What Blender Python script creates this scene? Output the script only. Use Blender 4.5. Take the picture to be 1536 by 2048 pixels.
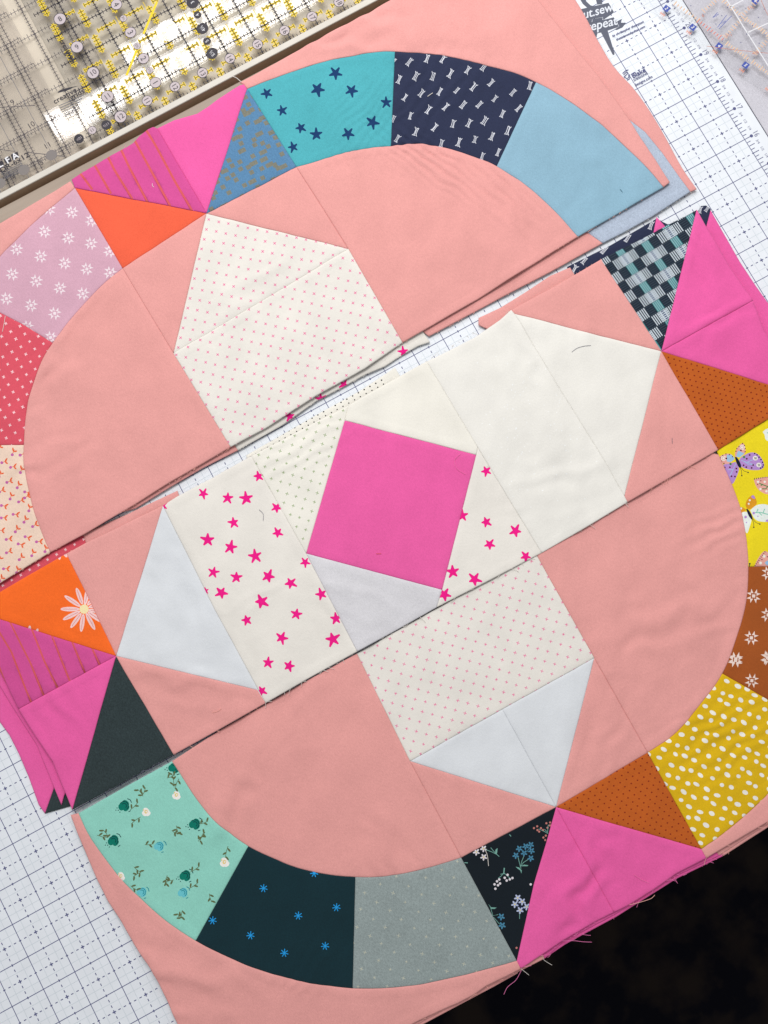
import bpy, math, random
import numpy as np
from mathutils import Vector, Matrix, noise
from mathutils.geometry import delaunay_2d_cdt

random.seed(11)
SC = bpy.context.scene
for o in list(bpy.data.objects):
    bpy.data.objects.remove(o)
C = SC.collection
INCH = 0.0254
ZT = 0.76                                   # height of the cutting mat's face above the floor (m)

def W(x, y, z=0.0):                         # inches on the mat's own grid -> metres
    return Vector(((x + 16) * INCH, (y - 12) * INCH, z * INCH + ZT))

# ------------------------------------------------------------------ camera
CR = [[0.8775288, -0.4786734, -0.0285470], [-0.4786287, -0.8707011, -0.1131113], [0.0292875, 0.1129218, -0.9931721]]
CC = (-15.97855, 7.71528, 31.39340)
FPX = 2146.0
cam = bpy.data.cameras.new('camera'); camo = bpy.data.objects.new('camera', cam); C.objects.link(camo)
cam.sensor_fit = 'VERTICAL'; cam.sensor_height = 24.0; cam.lens = 24.0 * FPX / 2048.0
cam.clip_start = 0.01; cam.clip_end = 50
r0, r1, r2 = Vector(CR[0]), Vector(CR[1]), Vector(CR[2])
m = Matrix((r0, -r1, -r2)).transposed().to_4x4(); m.translation = W(*CC)
camo.matrix_world = m
SC.camera = camo

# ------------------------------------------------------------------ light: one tall window beyond the back of the table
world = bpy.data.worlds.new('World'); SC.world = world; world.use_nodes = True
bg = world.node_tree.nodes['Background']; bg.inputs[0].default_value = (0.97, 0.98, 1.0, 1); bg.inputs[1].default_value = 0.36

def area(name, loc, target, sx, sy, power, col):
    l = bpy.data.lights.new(name, 'AREA'); l.shape = 'RECTANGLE'; l.size = sx * INCH; l.size_y = sy * INCH
    l.energy = power; l.color = col
    o = bpy.data.objects.new(name, l); C.objects.link(o)
    o.location = W(*loc)
    d = (W(*target) - o.location)
    o.rotation_euler = d.to_track_quat('-Z', 'Y').to_euler()
    return o
area('window_light', (-4, 42, 56), (-7, 14, 27.6), 40, 26, 17.6, (1.0, 0.99, 0.975))
area('window_pane_light', (-4, 40, 19.5), (-4, 26, 0), 32, 1.2, 0.75, (1.0, 0.99, 0.98))
area('window_pane_light', (-1, 40, 16.9), (-1, 26, 0), 28, 1.0, 0.6, (1.0, 0.99, 0.98))

SC.view_settings.view_transform = 'Standard'
try: SC.view_settings.look = 'None'
except Exception: pass
SC.view_settings.exposure = 0.10
SC.view_settings.gamma = 1.0
SC.cycles.max_bounces = 8
SC.cycles.transparent_max_bounces = 24

# ------------------------------------------------------------------ helpers
RT = np.array(CR).T
CCn = np.array(CC)
def at(px, py, z=0.0):                       # photograph pixel (1536 x 2048) -> inches on the plane at height z
    d = RT @ np.array([(px - 768) / FPX, (py - 1024) / FPX, 1.0])
    s = (z - CC[2]) / d[2]
    p = CCn + d * s
    return (float(p[0]), float(p[1]))

def zm(x0, y0, sc, pts):                     # tracing done on an enlarged crop
    return [(x0 + x * sc, y0 + y * sc) for x, y in pts]
K1 = 520 / 1536.0

def lin(c):
    r = []
    for v in c[:3]:
        v = v / 255.0
        r.append(v / 12.92 if v <= 0.04045 else ((v + 0.055) / 1.055) ** 2.4)
    return (r[0], r[1], r[2], 1.0)

MATS = {}
def fabric(name, rgb, grain=0.06, weave=0.0, rough=0.92, bump=0.6, mott=0.05):
    if name in MATS: return MATS[name]
    mt = bpy.data.materials.new(name); mt.use_nodes = True
    nt = mt.node_tree; N = nt.nodes; L = nt.links
    b = N['Principled BSDF']; b.inputs['Roughness'].default_value = rough
    b.inputs['Specular IOR Level'].default_value = 0.18
    if 'Sheen Weight' in b.inputs:
        b.inputs['Sheen Weight'].default_value = 0.06
        b.inputs['Sheen Roughness'].default_value = 0.6
    tc = N.new('ShaderNodeTexCoord')
    n1 = N.new('ShaderNodeTexNoise'); n1.inputs['Scale'].default_value = 1500; n1.inputs['Detail'].default_value = 2
    n2 = N.new('ShaderNodeTexNoise'); n2.inputs['Scale'].default_value = 38; n2.inputs['Detail'].default_value = 4
    mp = N.new('ShaderNodeMapping'); mp.inputs['Scale'].default_value = (1.0, 0.35, 1.0); mp.inputs['Rotation'].default_value = (0, 0, 0.03)
    n3 = N.new('ShaderNodeTexNoise'); n3.inputs['Scale'].default_value = 1700; n3.inputs['Detail'].default_value = 1
    L.new(tc.outputs['Object'], n1.inputs['Vector']); L.new(tc.outputs['Object'], n2.inputs['Vector'])
    L.new(tc.outputs['Object'], mp.inputs['Vector']); L.new(mp.outputs['Vector'], n3.inputs['Vector'])
    def ramp(nd, amp):
        r = N.new('ShaderNodeMapRange'); r.inputs['From Min'].default_value = 0.25; r.inputs['From Max'].default_value = 0.75
        r.inputs['To Min'].default_value = 1 - amp; r.inputs['To Max'].default_value = 1 + amp
        L.new(nd.outputs['Fac'], r.inputs['Value']); return r.outputs['Result']
    a = ramp(n1, grain); c = ramp(n2, mott); e = ramp(n3, grain + weave)
    def mul(x, y):
        q = N.new('ShaderNodeMath'); q.operation = 'MULTIPLY'; L.new(x, q.inputs[0]); L.new(y, q.inputs[1]); return q.outputs[0]
    f = mul(mul(a, c), e)
    if weave > 0:
        mp2 = N.new('ShaderNodeMapping'); mp2.inputs['Scale'].default_value = (0.35, 1.0, 1.0); mp2.inputs['Rotation'].default_value = (0, 0, 0.03)
        n4 = N.new('ShaderNodeTexNoise'); n4.inputs['Scale'].default_value = 1700; n4.inputs['Detail'].default_value = 1
        L.new(tc.outputs['Object'], mp2.inputs['Vector']); L.new(mp2.outputs['Vector'], n4.inputs['Vector'])
        f = mul(f, ramp(n4, weave))
    mx = N.new('ShaderNodeVectorMath'); mx.operation = 'SCALE'; mx.inputs[0].default_value = lin(rgb)[:3]
    L.new(f, mx.inputs['Scale']); L.new(mx.outputs['Vector'], b.inputs['Base Color'])
    bp = N.new('ShaderNodeBump'); bp.inputs['Strength'].default_value = bump; bp.inputs['Distance'].default_value = 0.0002
    n5 = N.new('ShaderNodeTexNoise'); n5.inputs['Scale'].default_value = 75; n5.inputs['Detail'].default_value = 5; n5.inputs['Roughness'].default_value = 0.55
    L.new(tc.outputs['Object'], n5.inputs['Vector'])
    bp2 = N.new('ShaderNodeBump'); bp2.inputs['Strength'].default_value = 0.22; bp2.inputs['Distance'].default_value = 0.0016
    L.new(n5.outputs['Fac'], bp2.inputs['Height']); L.new(bp2.outputs['Normal'], bp.inputs['Normal'])
    L.new(n3.outputs['Fac'], bp.inputs['Height']); L.new(bp.outputs['Normal'], b.inputs['Normal'])
    MATS[name] = mt; return mt

def plain(name, rgb, rough=0.6, spec=0.3, grain=0.0, gscale=200):
    if name in MATS: return MATS[name]
    mt = bpy.data.materials.new(name); mt.use_nodes = True
    nt = mt.node_tree; N = nt.nodes; L = nt.links
    b = N['Principled BSDF']; b.inputs['Roughness'].default_value = rough; b.inputs['Specular IOR Level'].default_value = spec
    b.inputs['Base Color'].default_value = lin(rgb)
    if grain:
        tc = N.new('ShaderNodeTexCoord'); n = N.new('ShaderNodeTexNoise'); n.inputs['Scale'].default_value = gscale; n.inputs['Detail'].default_value = 5
        L.new(tc.outputs['Object'], n.inputs['Vector'])
        r = N.new('ShaderNodeMapRange'); r.inputs['From Min'].default_value = .3; r.inputs['From Max'].default_value = .7
        r.inputs['To Min'].default_value = 1 - grain; r.inputs['To Max'].default_value = 1 + grain
        L.new(n.outputs['Fac'], r.inputs['Value'])
        v = N.new('ShaderNodeVectorMath'); v.operation = 'SCALE'; v.inputs[0].default_value = lin(rgb)[:3]
        L.new(r.outputs['Result'], v.inputs['Scale']); L.new(v.outputs['Vector'], b.inputs['Base Color'])
    MATS[name] = mt; return mt

def acrylic(name, tint, ior=1.5):
    mt = bpy.data.materials.new(name); mt.use_nodes = True
    nt = mt.node_tree; N = nt.nodes; L = nt.links
    N.remove(N['Principled BSDF']); out = N['Material Output']
    t = N.new('ShaderNodeBsdfTransparent'); t.inputs[0].default_value = tint
    g = N.new('ShaderNodeBsdfGlossy'); g.inputs['Roughness'].default_value = 0.015
    fr = N.new('ShaderNodeFresnel'); fr.inputs['IOR'].default_value = ior
    tc = N.new('ShaderNodeTexCoord'); n = N.new('ShaderNodeTexNoise'); n.inputs['Scale'].default_value = 9; n.inputs['Detail'].default_value = 2
    bp = N.new('ShaderNodeBump'); bp.inputs['Strength'].default_value = 0.03; bp.inputs['Distance'].default_value = 0.0008
    L.new(tc.outputs['Object'], n.inputs['Vector']); L.new(n.outputs['Fac'], bp.inputs['Height']); L.new(bp.outputs['Normal'], g.inputs['Normal'])
    mx = N.new('ShaderNodeMixShader'); L.new(fr.outputs[0], mx.inputs[0]); L.new(t.outputs[0], mx.inputs[1]); L.new(g.outputs[0], mx.inputs[2])
    L.new(mx.outputs[0], out.inputs[0]); return mt

def empty(name, label, cat, loc, group=None):
    o = bpy.data.objects.new(name, None); C.objects.link(o); o.location = W(*loc); o.empty_display_size = 0.02
    o['label'] = label; o['category'] = cat
    if group: o['group'] = group
    o['_loc'] = [float(v) for v in W(*loc)]
    del o['_loc']
    return o

class MB:                                     # collects faces given in inches, links them as one mesh object
    def __init__(s): s.v = []; s.f = []; s.mi = []; s.mats = []
    def slot(s, mt):
        if mt not in s.mats: s.mats.append(mt)
        return s.mats.index(mt)
    def face(s, pts, mt):
        k = len(s.v); s.v += [tuple(p) for p in pts]; s.f.append(tuple(range(k, k + len(pts)))); s.mi.append(s.slot(mt))
    def flat(s, pts2, z, mt): s.face([(x, y, z) for x, y in pts2], mt)
    def box(s, x0, y0, z0, x1, y1, z1, mt, bev=0.0):
        b = bev
        ring = lambda i, z: [(x0 + i, y0 + i, z), (x1 - i, y0 + i, z), (x1 - i, y1 - i, z), (x0 + i, y1 - i, z)]
        L = [ring(0, z0), ring(0, z1 - b), ring(b, z1)] if b else [ring(0, z0), ring(0, z1)]
        k = len(s.v)
        for r in L: s.v += r
        q = s.slot(mt)
        for j in range(len(L) - 1):
            for i in range(4):
                a = k + 4 * j + i; c = k + 4 * j + (i + 1) % 4
                s.f.append((a, c, c + 4, a + 4)); s.mi.append(q)
        n = len(L) - 1
        s.f.append(tuple(k + 4 * n + i for i in range(4))); s.mi.append(q)
        s.f.append(tuple(k + 3 - i for i in range(4))); s.mi.append(q)
    def prism(s, pts2, z0, z1, mt):
        a = sum(pts2[i][0] * pts2[(i + 1) % len(pts2)][1] - pts2[(i + 1) % len(pts2)][0] * pts2[i][1] for i in range(len(pts2)))
        if a < 0: pts2 = pts2[::-1]
        n = len(pts2); k = len(s.v); q = s.slot(mt)
        s.v += [(x, y, z0) for x, y in pts2] + [(x, y, z1) for x, y in pts2]
        for i in range(n):
            j = (i + 1) % n; s.f.append((k + i, k + j, k + n + j, k + n + i)); s.mi.append(q)
        s.f.append(tuple(k + n + i for i in range(n))); s.mi.append(q)
        s.f.append(tuple(k + n - 1 - i for i in range(n))); s.mi.append(q)
    def tube(s, pts, r, mt, n=5):
        q = s.slot(mt); k = len(s.v)
        for i, p in enumerate(pts):
            p = Vector(p); t = (Vector(pts[min(i + 1, len(pts) - 1)]) - Vector(pts[max(i - 1, 0)])).normalized()
            u = t.cross(Vector((0, 0, 1)))
            u = u.normalized() if u.length > 1e-4 else Vector((1, 0, 0))
            w = u.cross(t)
            for j in range(n):
                a = 2 * math.pi * j / n; s.v.append(tuple(p + u * (r * math.cos(a)) + w * (r * math.sin(a))))
        for i in range(len(pts) - 1):
            for j in range(n):
                a = k + i * n + j; c = k + i * n + (j + 1) % n
                s.f.append((a, c, c + n, a + n)); s.mi.append(q)
    def build(s, name, parent=None, smooth=False, label=None, stuff=False):
        org = parent.location if parent is not None else Vector((0, 0, 0))
        if parent is not None and parent.parent is not None: org = parent.parent.location
        me = bpy.data.meshes.new(name)
        me.from_pydata([tuple(W(*p) - org) for p in s.v], [], s.f)
        for mt in s.mats: me.materials.append(mt)
        me.polygons.foreach_set('material_index', s.mi)
        if smooth: me.polygons.foreach_set('use_smooth', [True] * len(me.polygons))
        me.update()
        o = bpy.data.objects.new(name, me); C.objects.link(o)
        if parent is not None: o.parent = parent
        if label: o['label'] = label
        if stuff: o['kind'] = 'stuff'
        return o

# lettering: outline text filled once, placed many times
GL = {}
def glyph(body):
    if body in GL: return GL[body]
    cu = bpy.data.curves.new('lettering', 'FONT'); cu.body = body; cu.size = 1; cu.align_x = 'CENTER'; cu.align_y = 'CENTER'; cu.resolution_u = 3
    ob = bpy.data.objects.new('lettering', cu); C.objects.link(ob)
    dg = bpy.context.evaluated_depsgraph_get()
    me = bpy.data.meshes.new_from_object(ob.evaluated_get(dg))
    V = [(v.co.x, v.co.y) for v in me.vertices]; F = [tuple(p.vertices) for p in me.polygons]
    bpy.data.objects.remove(ob); bpy.data.curves.remove(cu); bpy.data.meshes.remove(me)
    GL[body] = (V, F); return GL[body]
def put_text(mb, body, cen, z, size, ang, mt, shear=0.0, sx=1.0, bold=0.0):
    V, F = glyph(body)
    if not V: return
    ys = [v[1] for v in V]; my = (max(ys) + min(ys)) / 2
    c, s_ = math.cos(ang), math.sin(ang); q = mb.slot(mt)
    offs = [(0, 0)] if not bold else [(-bold, 0), (bold, 0), (0, bold), (0, -bold)]
    for oi, (ox, oy) in enumerate(offs):
        k = len(mb.v)
        for x, y in V:
            yy = (y - my) * size + oy; xx = (x * sx + shear * (y - my)) * size + ox
            mb.v.append((cen[0] + xx * c - yy * s_, cen[1] + xx * s_ + yy * c, z + 0.0006 * oi))
        for f in F:
            mb.f.append(tuple(k + i for i in f)); mb.mi.append(q)

def ribbon(pts, w):                          # stroked line as a polygon
    n = len(pts); L = []; R = []
    for i, (x, y) in enumerate(pts):
        x0, y0 = pts[max(i - 1, 0)]; x1, y1 = pts[min(i + 1, n - 1)]
        dx, dy = x1 - x0, y1 - y0; d = math.hypot(dx, dy) or 1
        ww = w[i] if isinstance(w, (list, tuple)) else w
        L.append((x - dy / d * ww / 2, y + dx / d * ww / 2)); R.append((x + dy / d * ww / 2, y - dx / d * ww / 2))
    return L + R[::-1]
def spline(pts, sub=6):
    P = [np.array(p, float) for p in pts]; P = [2 * P[0] - P[1]] + P + [2 * P[-1] - P[-2]]; out = []
    for i in range(1, len(P) - 2):
        for j in range(sub):
            t = j / sub
            q = 0.5 * (2 * P[i] + (P[i + 1] - P[i - 1]) * t + (2 * P[i - 1] - 5 * P[i] + 4 * P[i + 1] - P[i + 2]) * t * t + (3 * P[i] - P[i - 1] - 3 * P[i + 1] + P[i + 2]) * t ** 3)
            out.append((float(q[0]), float(q[1])))
    out.append((float(P[-2][0]), float(P[-2][1])))
    return out
def ell(cx, cy, a, b, ang=0, n=12):
    c, s = math.cos(ang), math.sin(ang)
    return [(cx + a * math.cos(t) * c - b * math.sin(t) * s, cy + a * math.cos(t) * s + b * math.sin(t) * c) for t in [2 * math.pi * i / n for i in range(n)]]
def star(cx, cy, r, rot=None, inner=0.40, jit=0.16):
    rot = random.uniform(0, 6.28) if rot is None else rot; P = []
    for i in range(10):
        rr = (r if i % 2 == 0 else r * inner) * (1 + random.uniform(-jit, jit) * (1 if i % 2 == 0 else .4)); a = rot + math.pi * i / 5 + random.uniform(-.06, .06)
        if i % 2 == 0:
            for d in (-0.10, 0.10): P.append((cx + rr * math.cos(a + d), cy + rr * math.sin(a + d)))
        else: P.append((cx + rr * math.cos(a), cy + rr * math.sin(a)))
    return P
def cross(cx, cy, r, w, rot):
    return [ribbon([(cx + r * math.cos(rot), cy + r * math.sin(rot)), (cx - r * math.cos(rot), cy - r * math.sin(rot))], w),
            ribbon([(cx + r * math.cos(rot + 1.5708), cy + r * math.sin(rot + 1.5708)), (cx - r * math.cos(rot + 1.5708), cy - r * math.sin(rot + 1.5708))], w)]
def sawstar(cx, cy, r, rot):
    out = []; c, s = math.cos(rot), math.sin(rot)
    T = lambda pts: [(cx + r * (x * c - y * s), cy + r * (x * s + y * c)) for x, y in pts]
    out.append(T([(-.22, -.22), (.22, -.22), (.22, .22), (-.22, .22)]))
    for k in range(4):
        a = k * math.pi / 2; ca, sa = math.cos(a), math.sin(a)
        R = lambda pts: T([(x * ca - y * sa, x * sa + y * ca) for x, y in pts])
        out.append(R([(.38, -.05), (.40, -.46), (1.0, -.40)])); out.append(R([(.38, .05), (.40, .46), (1.0, .40)]))
    return out
def lattice(box, org, a, b):
    x0, y0, x1, y1 = box; A = np.array([a, b], float).T; out = []
    inv = np.linalg.inv(A)
    cs = [inv @ np.array([x - org[0], y - org[1]]) for x in (x0, x1) for y in (y0, y1)]
    for i in range(int(min(c[0] for c in cs)) - 1, int(max(c[0] for c in cs)) + 2):
        for j in range(int(min(c[1] for c in cs)) - 1, int(max(c[1] for c in cs)) + 2):
            x = org[0] + a[0] * i + b[0] * j; y = org[1] + a[1] * i + b[1] * j
            if x0 <= x <= x1 and y0 <= y <= y1: out.append((x, y))
    return out

# ------------------------------------------------------------------ cloth
class Layer:
    def __init__(s, name, label, group, z, seed, amp=0.05, ripples=(), tilt=None, drop=0.0):
        s.z = z; s.seed = seed; s.amp = amp; s.rip = []; s.drop = drop
        c = None; s.root = None; s.name, s.label, s.group = name, label, group
        for (cx, cy, rad, asp, ang, wl, a) in ripples:
            p = at(cx, cy, z); q = at(cx + math.cos(ang), cy + math.sin(ang), z); sc = math.hypot(q[0] - p[0], q[1] - p[1])
            s.rip.append((p[0], p[1], (q[0] - p[0]) / sc, (q[1] - p[1]) / sc, rad * sc, rad * asp * sc, wl * sc, a))
        s.raw = []
    def begin(s, px, py):
        x, y = at(px, py, s.z); s.root = empty(s.name, s.label, 'quilt row', (x, y, s.z), s.group); return s
    def h(s, x, y):
        n = noise.noise
        v = s.z + s.amp * (0.5 + 0.5 * n((x * 0.30, y * 0.30, s.seed))) + s.amp * 0.35 * (0.5 + 0.5 * n((x * 0.9 + 7, y * 0.9, s.seed + 3)))
        u, w = 0.55 * x + 0.83 * y, 0.83 * x - 0.55 * y
        v += s.amp * 0.32 * n((u * 0.45, w * 1.3, s.seed + 9)) + s.amp * 0.10 * n((u * 1.2, w * 3.0, s.seed + 12))
        for (cx, cy, dx, dy, ra, rb, wl, a) in s.rip:
            a1 = (x - cx) * dx + (y - cy) * dy; b1 = -(x - cx) * dy + (y - cy) * dx
            e = (a1 / ra) ** 2 + (b1 / rb) ** 2
            if e < 5:
                ph = n((x * 1.3, y * 1.3, s.seed + 5)) * 4.0
                v += 2.8 * a * math.exp(-e) * (0.5 + 0.5 * math.sin(2 * math.pi * b1 / wl + ph))
        return v

SEAM_D, SEAM_W = 0.016, 0.034
def patch(L, name, poly, mt, prints=(), sp=8.0, lift=None, label=None, thick=0.02):
    z = L.z
    if lift is None: lift = random.uniform(0, .009)
    P = [at(x, y, z) for x, y in poly]
    ar = sum(P[i][0] * P[(i + 1) % len(P)][1] - P[(i + 1) % len(P)][0] * P[i][1] for i in range(len(P)))
    if ar < 0: P = P[::-1]
    st = sp / 65.0; B = []
    for i in range(len(P)):
        a, b = P[i], P[(i + 1) % len(P)]; d = math.hypot(b[0] - a[0], b[1] - a[1])
        if d < 1e-4: continue
        n = max(1, int(round(d / 0.075)))
        for j in range(n): B.append((a[0] + (b[0] - a[0]) * j / n, a[1] + (b[1] - a[1]) * j / n))
    Bn = np.array(B); Bm = np.roll(Bn, -1, 0)
    def bd(Q):
        Q = np.asarray(Q)[:, None, :]; d = (Bm - Bn)[None]; t = np.clip(((Q - Bn[None]) * d).sum(2) / np.maximum((d * d).sum(2), 1e-12), 0, 1)
        return np.sqrt((((Bn[None] + d * t[..., None]) - Q) ** 2).sum(2)).min(1)
    def inside(Q):
        Q = np.asarray(Q); x, y = Q[:, 0:1], Q[:, 1:2]; x0, y0, x1, y1 = Bn[:, 0], Bn[:, 1], Bm[:, 0], Bm[:, 1]
        c = ((y0 > y) != (y1 > y)) & (x < (x1 - x0) * (y - y0) / np.where(y1 == y0, 1e-12, y1 - y0) + x0)
        return c.sum(1) % 2 == 1
    G = []
    mn, mx = Bn.min(0), Bn.max(0); r = 0; y = mn[1]
    while y < mx[1]:
        x = mn[0] + (st / 2 if r % 2 else 0)
        while x < mx[0]:
            G.append((x + random.uniform(-.08, .08) * st, y + random.uniform(-.08, .08) * st)); x += st
        y += st * 0.866; r += 1
    pts = []
    if G:
        G = np.array(G); G = G[inside(G)]
        if len(G):
            d = bd(G); pts = [tuple(p) for p in G[d > 0.11]]
    for off in (0.03, 0.075, 0.215, 0.275):
        tn = Bm - Bn; ln = np.maximum(np.hypot(tn[:, 0], tn[:, 1]), 1e-9)[:, None]; nr = np.stack([-tn[:, 1], tn[:, 0]], 1) / ln
        nv = nr + np.roll(nr, 1, 0); nv = nv / np.maximum(np.hypot(nv[:, 0], nv[:, 1]), 1e-6)[:, None]; Q = Bn + nv * off
        k = inside(Q) & (bd(Q) > off * 0.85)
        pts += [tuple(p) for p in Q[k]]
    V = [Vector(b) for b in B]; F = [list(range(len(B)))]; fm = [mt]
    bx0, by0 = mn - 0.05; bx1, by1 = mx + 0.05
    for shape, sm in prints:
        S = [at(x, y_, z) for x, y_ in shape]
        if all(p[0] < bx0 or p[0] > bx1 or p[1] < by0 or p[1] > by1 for p in S): continue
        if sum(S[i][0] * S[(i + 1) % len(S)][1] - S[(i + 1) % len(S)][0] * S[i][1] for i in range(len(S))) < 0: S = S[::-1]
        k = len(V); V += [Vector(p) for p in S]; F.append(list(range(k, k + len(S)))); fm.append(sm)
    V += [Vector(p) for p in pts]
    ov, oe, of, _, _, ids = delaunay_2d_cdt(V, [], F, 0, 1e-5)
    ov = [(v.x, v.y) for v in ov]
    D = bd(ov) if len(ov) else []
    verts = []; ridge = random.choice((.0, .0045, .007)); sd = random.uniform(0, 50)
    for (x, y_), d in zip(ov, D):
        zz = L.h(x, y_) + lift - SEAM_D * math.exp(-(d / SEAM_W) ** 2) - 0.005 * math.exp(-d / 0.25) + ridge * (1 - min(1, max(0, (d - .215) / .06))) + .006 * noise.noise((x * 4.5, y * 4.5, sd)) * math.exp(-d / .10)
        verts.append((x, y_, zz))
    mb = MB(); mb.v = verts; ec = {}
    for f, idl in zip(of, ids):
        if 0 not in idl: continue
        mb.f.append(tuple(f)); mb.mi.append(mb.slot(fm[max(idl)]))
        for i in range(len(f)):
            e = (f[i], f[(i + 1) % len(f)]); ec[e] = 1
    q = mb.slot(mt); dn = {}
    for (a, b) in list(ec):
        if (b, a) in ec: continue
        for v in (a, b):
            if v not in dn:
                dn[v] = len(mb.v); p = mb.v[v]; mb.v.append((p[0], p[1], p[2] - thick - lift))
        mb.f.append((b, a, dn[a], dn[b])); mb.mi.append(q)
    use = sorted({i for f in mb.f for i in f}); rm = {v: i for i, v in enumerate(use)}
    mb.v = [mb.v[i] for i in use]; mb.f = [tuple(rm[i] for i in f) for f in mb.f]
    return mb.build(name, L.root, smooth=True, label=label)

# ------------------------------------------------------------------ colours
M_PEACH = fabric('peach_cotton', (231, 162, 157))
M_PINK = fabric('pink_cotton', (236, 97, 166))
M_STRIPEPINK = fabric('magenta_cotton', (212, 82, 150))
M_STRIPE = fabric('orange_stripe_print', (214, 92, 96))
M_ORANGE = fabric('orange_cotton', (240, 100, 70))
M_ORANGE2 = fabric('bright_orange_cotton', (252, 110, 38))
M_TEAL = fabric('teal_cotton', (80, 172, 182), weave=.02)
M_NAVYINK = fabric('navy_print', (22, 58, 104))
M_NAVY = fabric('navy_cotton', (44, 50, 76), grain=.09)
M_WHITETHREAD = fabric('white_thread', (222, 224, 232))
M_LTBLUE = fabric('light_blue_cotton', (142, 180, 200))
M_BLUE = fabric('blue_woven_cotton', (90, 134, 172), weave=.06)
M_GOLD = fabric('olive_gold_weave', (126, 126, 114), weave=.08)
M_LILAC = fabric('lilac_cotton', (212, 166, 184))
M_LILACINK = fabric('pale_lilac_print', (238, 222, 228))
M_RED = fabric('coral_red_cotton', (220, 86, 102))
M_REDINK = fabric('pale_pink_print', (248, 208, 212))
M_CHERRY = fabric('pale_peach_cotton', (240, 212, 192))
M_CHERRY1 = fabric('orange_print', (234, 100, 56))
M_CHERRY2 = fabric('orchid_print', (198, 104, 168))
M_CREAM = fabric('cream_cotton', (234, 229, 221), grain=.025)
M_CROSSINK = fabric('pink_cross_print', (236, 104, 158))
M_GREENINK = fabric('sage_cross_print', (150, 172, 122))
M_IVORY = fabric('ivory_cotton', (239, 235, 225), grain=.025)
M_STARINK = fabric('hot_pink_print', (242, 26, 138))
M_COOL = fabric('cool_white_cotton', (222, 225, 229), grain=.025)
M_GREYW = fabric('pale_grey_cotton', (218, 216, 220), grain=.06)
M_BRIGHTW = fabric('white_on_white_cotton', (237, 234, 227), grain=.025, mott=.05)
M_SPECK = fabric('white_speck_print', (246, 247, 246))
M_CHAMB = fabric('chambray', (178, 190, 208), weave=.07)
M_MINT = fabric('mint_cotton', (146, 212, 196))
M_ROSE1 = fabric('emerald_print', (0, 120, 102)); M_ROSE1D = fabric('deep_emerald_print', (2, 58, 62))
M_ROSE2 = fabric('sky_print', (108, 198, 208)); M_ROSE2D = fabric('blue_green_print', (24, 134, 146))
M_ROSE3 = fabric('white_rose_print', (244, 240, 234)); M_ROSE3D = fabric('butter_print', (232, 206, 128))
M_LEAF = fabric('olive_leaf_print', (96, 108, 70))
M_DTEAL = fabric('dark_teal_cotton', (15, 46, 54), grain=.10)
M_ASTER = fabric('azure_print', (34, 156, 228))
M_GREY = fabric('grey_woven_cotton', (148, 160, 159), weave=.08, grain=.07)
M_FLECK = fabric('cream_fleck_thread', (198, 198, 178))
M_BLACK = fabric('black_cotton', (16, 26, 34), grain=.12)
M_BF_BLUE = fabric('dusk_blue_print', (74, 134, 164)); M_BF_LEAF = fabric('sea_green_print', (120, 172, 160))
M_BF_WHITE = fabric('blossom_print', (226, 220, 226)); M_BF_LAV = fabric('pale_lavender_print', (186, 196, 226)); M_BF_YEL = fabric('pale_yellow_print', (226, 208, 120))
M_BF_CORAL = fabric('dusty_coral_print', (196, 126, 118)); M_BF_INK = fabric('indigo_print', (30, 38, 92))
M_BROWN = fabric('amber_brown_cotton', (192, 94, 32)); M_BROWNINK = fabric('chestnut_dot_print', (134, 40, 18))
M_YELLOW = fabric('mustard_cotton', (222, 180, 20)); M_DOT = fabric('white_dot_print', (240, 236, 226))
M_LEMON = fabric('lemon_cotton', (238, 216, 32)); M_RUST = fabric('rust_cotton', (164, 84, 34)); M_RUSTINK = fabric('blush_print', (240, 218, 208))
M_VIOLET = fabric('violet_print', (182, 140, 206)); M_BLUSH = fabric('blush_wing_print', (232, 168, 156)); M_ICE = fabric('ice_blue_print', (158, 196, 226))
M_MINTW = fabric('white_wing_print', (232, 238, 232)); M_OCHRE = fabric('ochre_print', (222, 152, 34)); M_INK = fabric('ink_print', (22, 24, 50))
M_PLUM = fabric('plum_dot_print', (96, 30, 60)); M_GREENP = fabric('green_print', (70, 132, 70)); M_JADE = fabric('jade_print', (124, 200, 174))
M_CHAR = fabric('charcoal_twill', (48, 60, 62), weave=.14, grain=.10)
M_PLAID = fabric('plaid_navy_cotton', (30, 40, 54)); M_PLAIDW = fabric('plaid_white_thread', (196, 206, 214)); M_PLAIDT = fabric('plaid_teal_thread', (62, 138, 142)); M_PLAIDG = fabric('plaid_slate_thread', (54, 68, 80)); M_PLAIDB = fabric('plaid_blue_thread', (24, 52, 102))
M_PETAL = fabric('pale_pink_petal_print', (246, 206, 204)); M_BUTTER = fabric('butter_centre_print', (246, 228, 176)); M_PETALD = fabric('rose_petal_line', (214, 120, 120))
M_BLACKDOT = fabric('black_dot_print', (30, 30, 34))

# ------------------------------------------------------------------ floor, rug, table
mb = MB(); fl = plain('dark_floor', (34, 28, 24), 0.6, 0.2, 0.25, 3)
zf = -ZT / INCH
mb.flat([(-120, -110), (90, -110), (90, 90), (-120, 90)], zf, fl)
o = mb.build('floor'); o['kind'] = 'structure'

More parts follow.
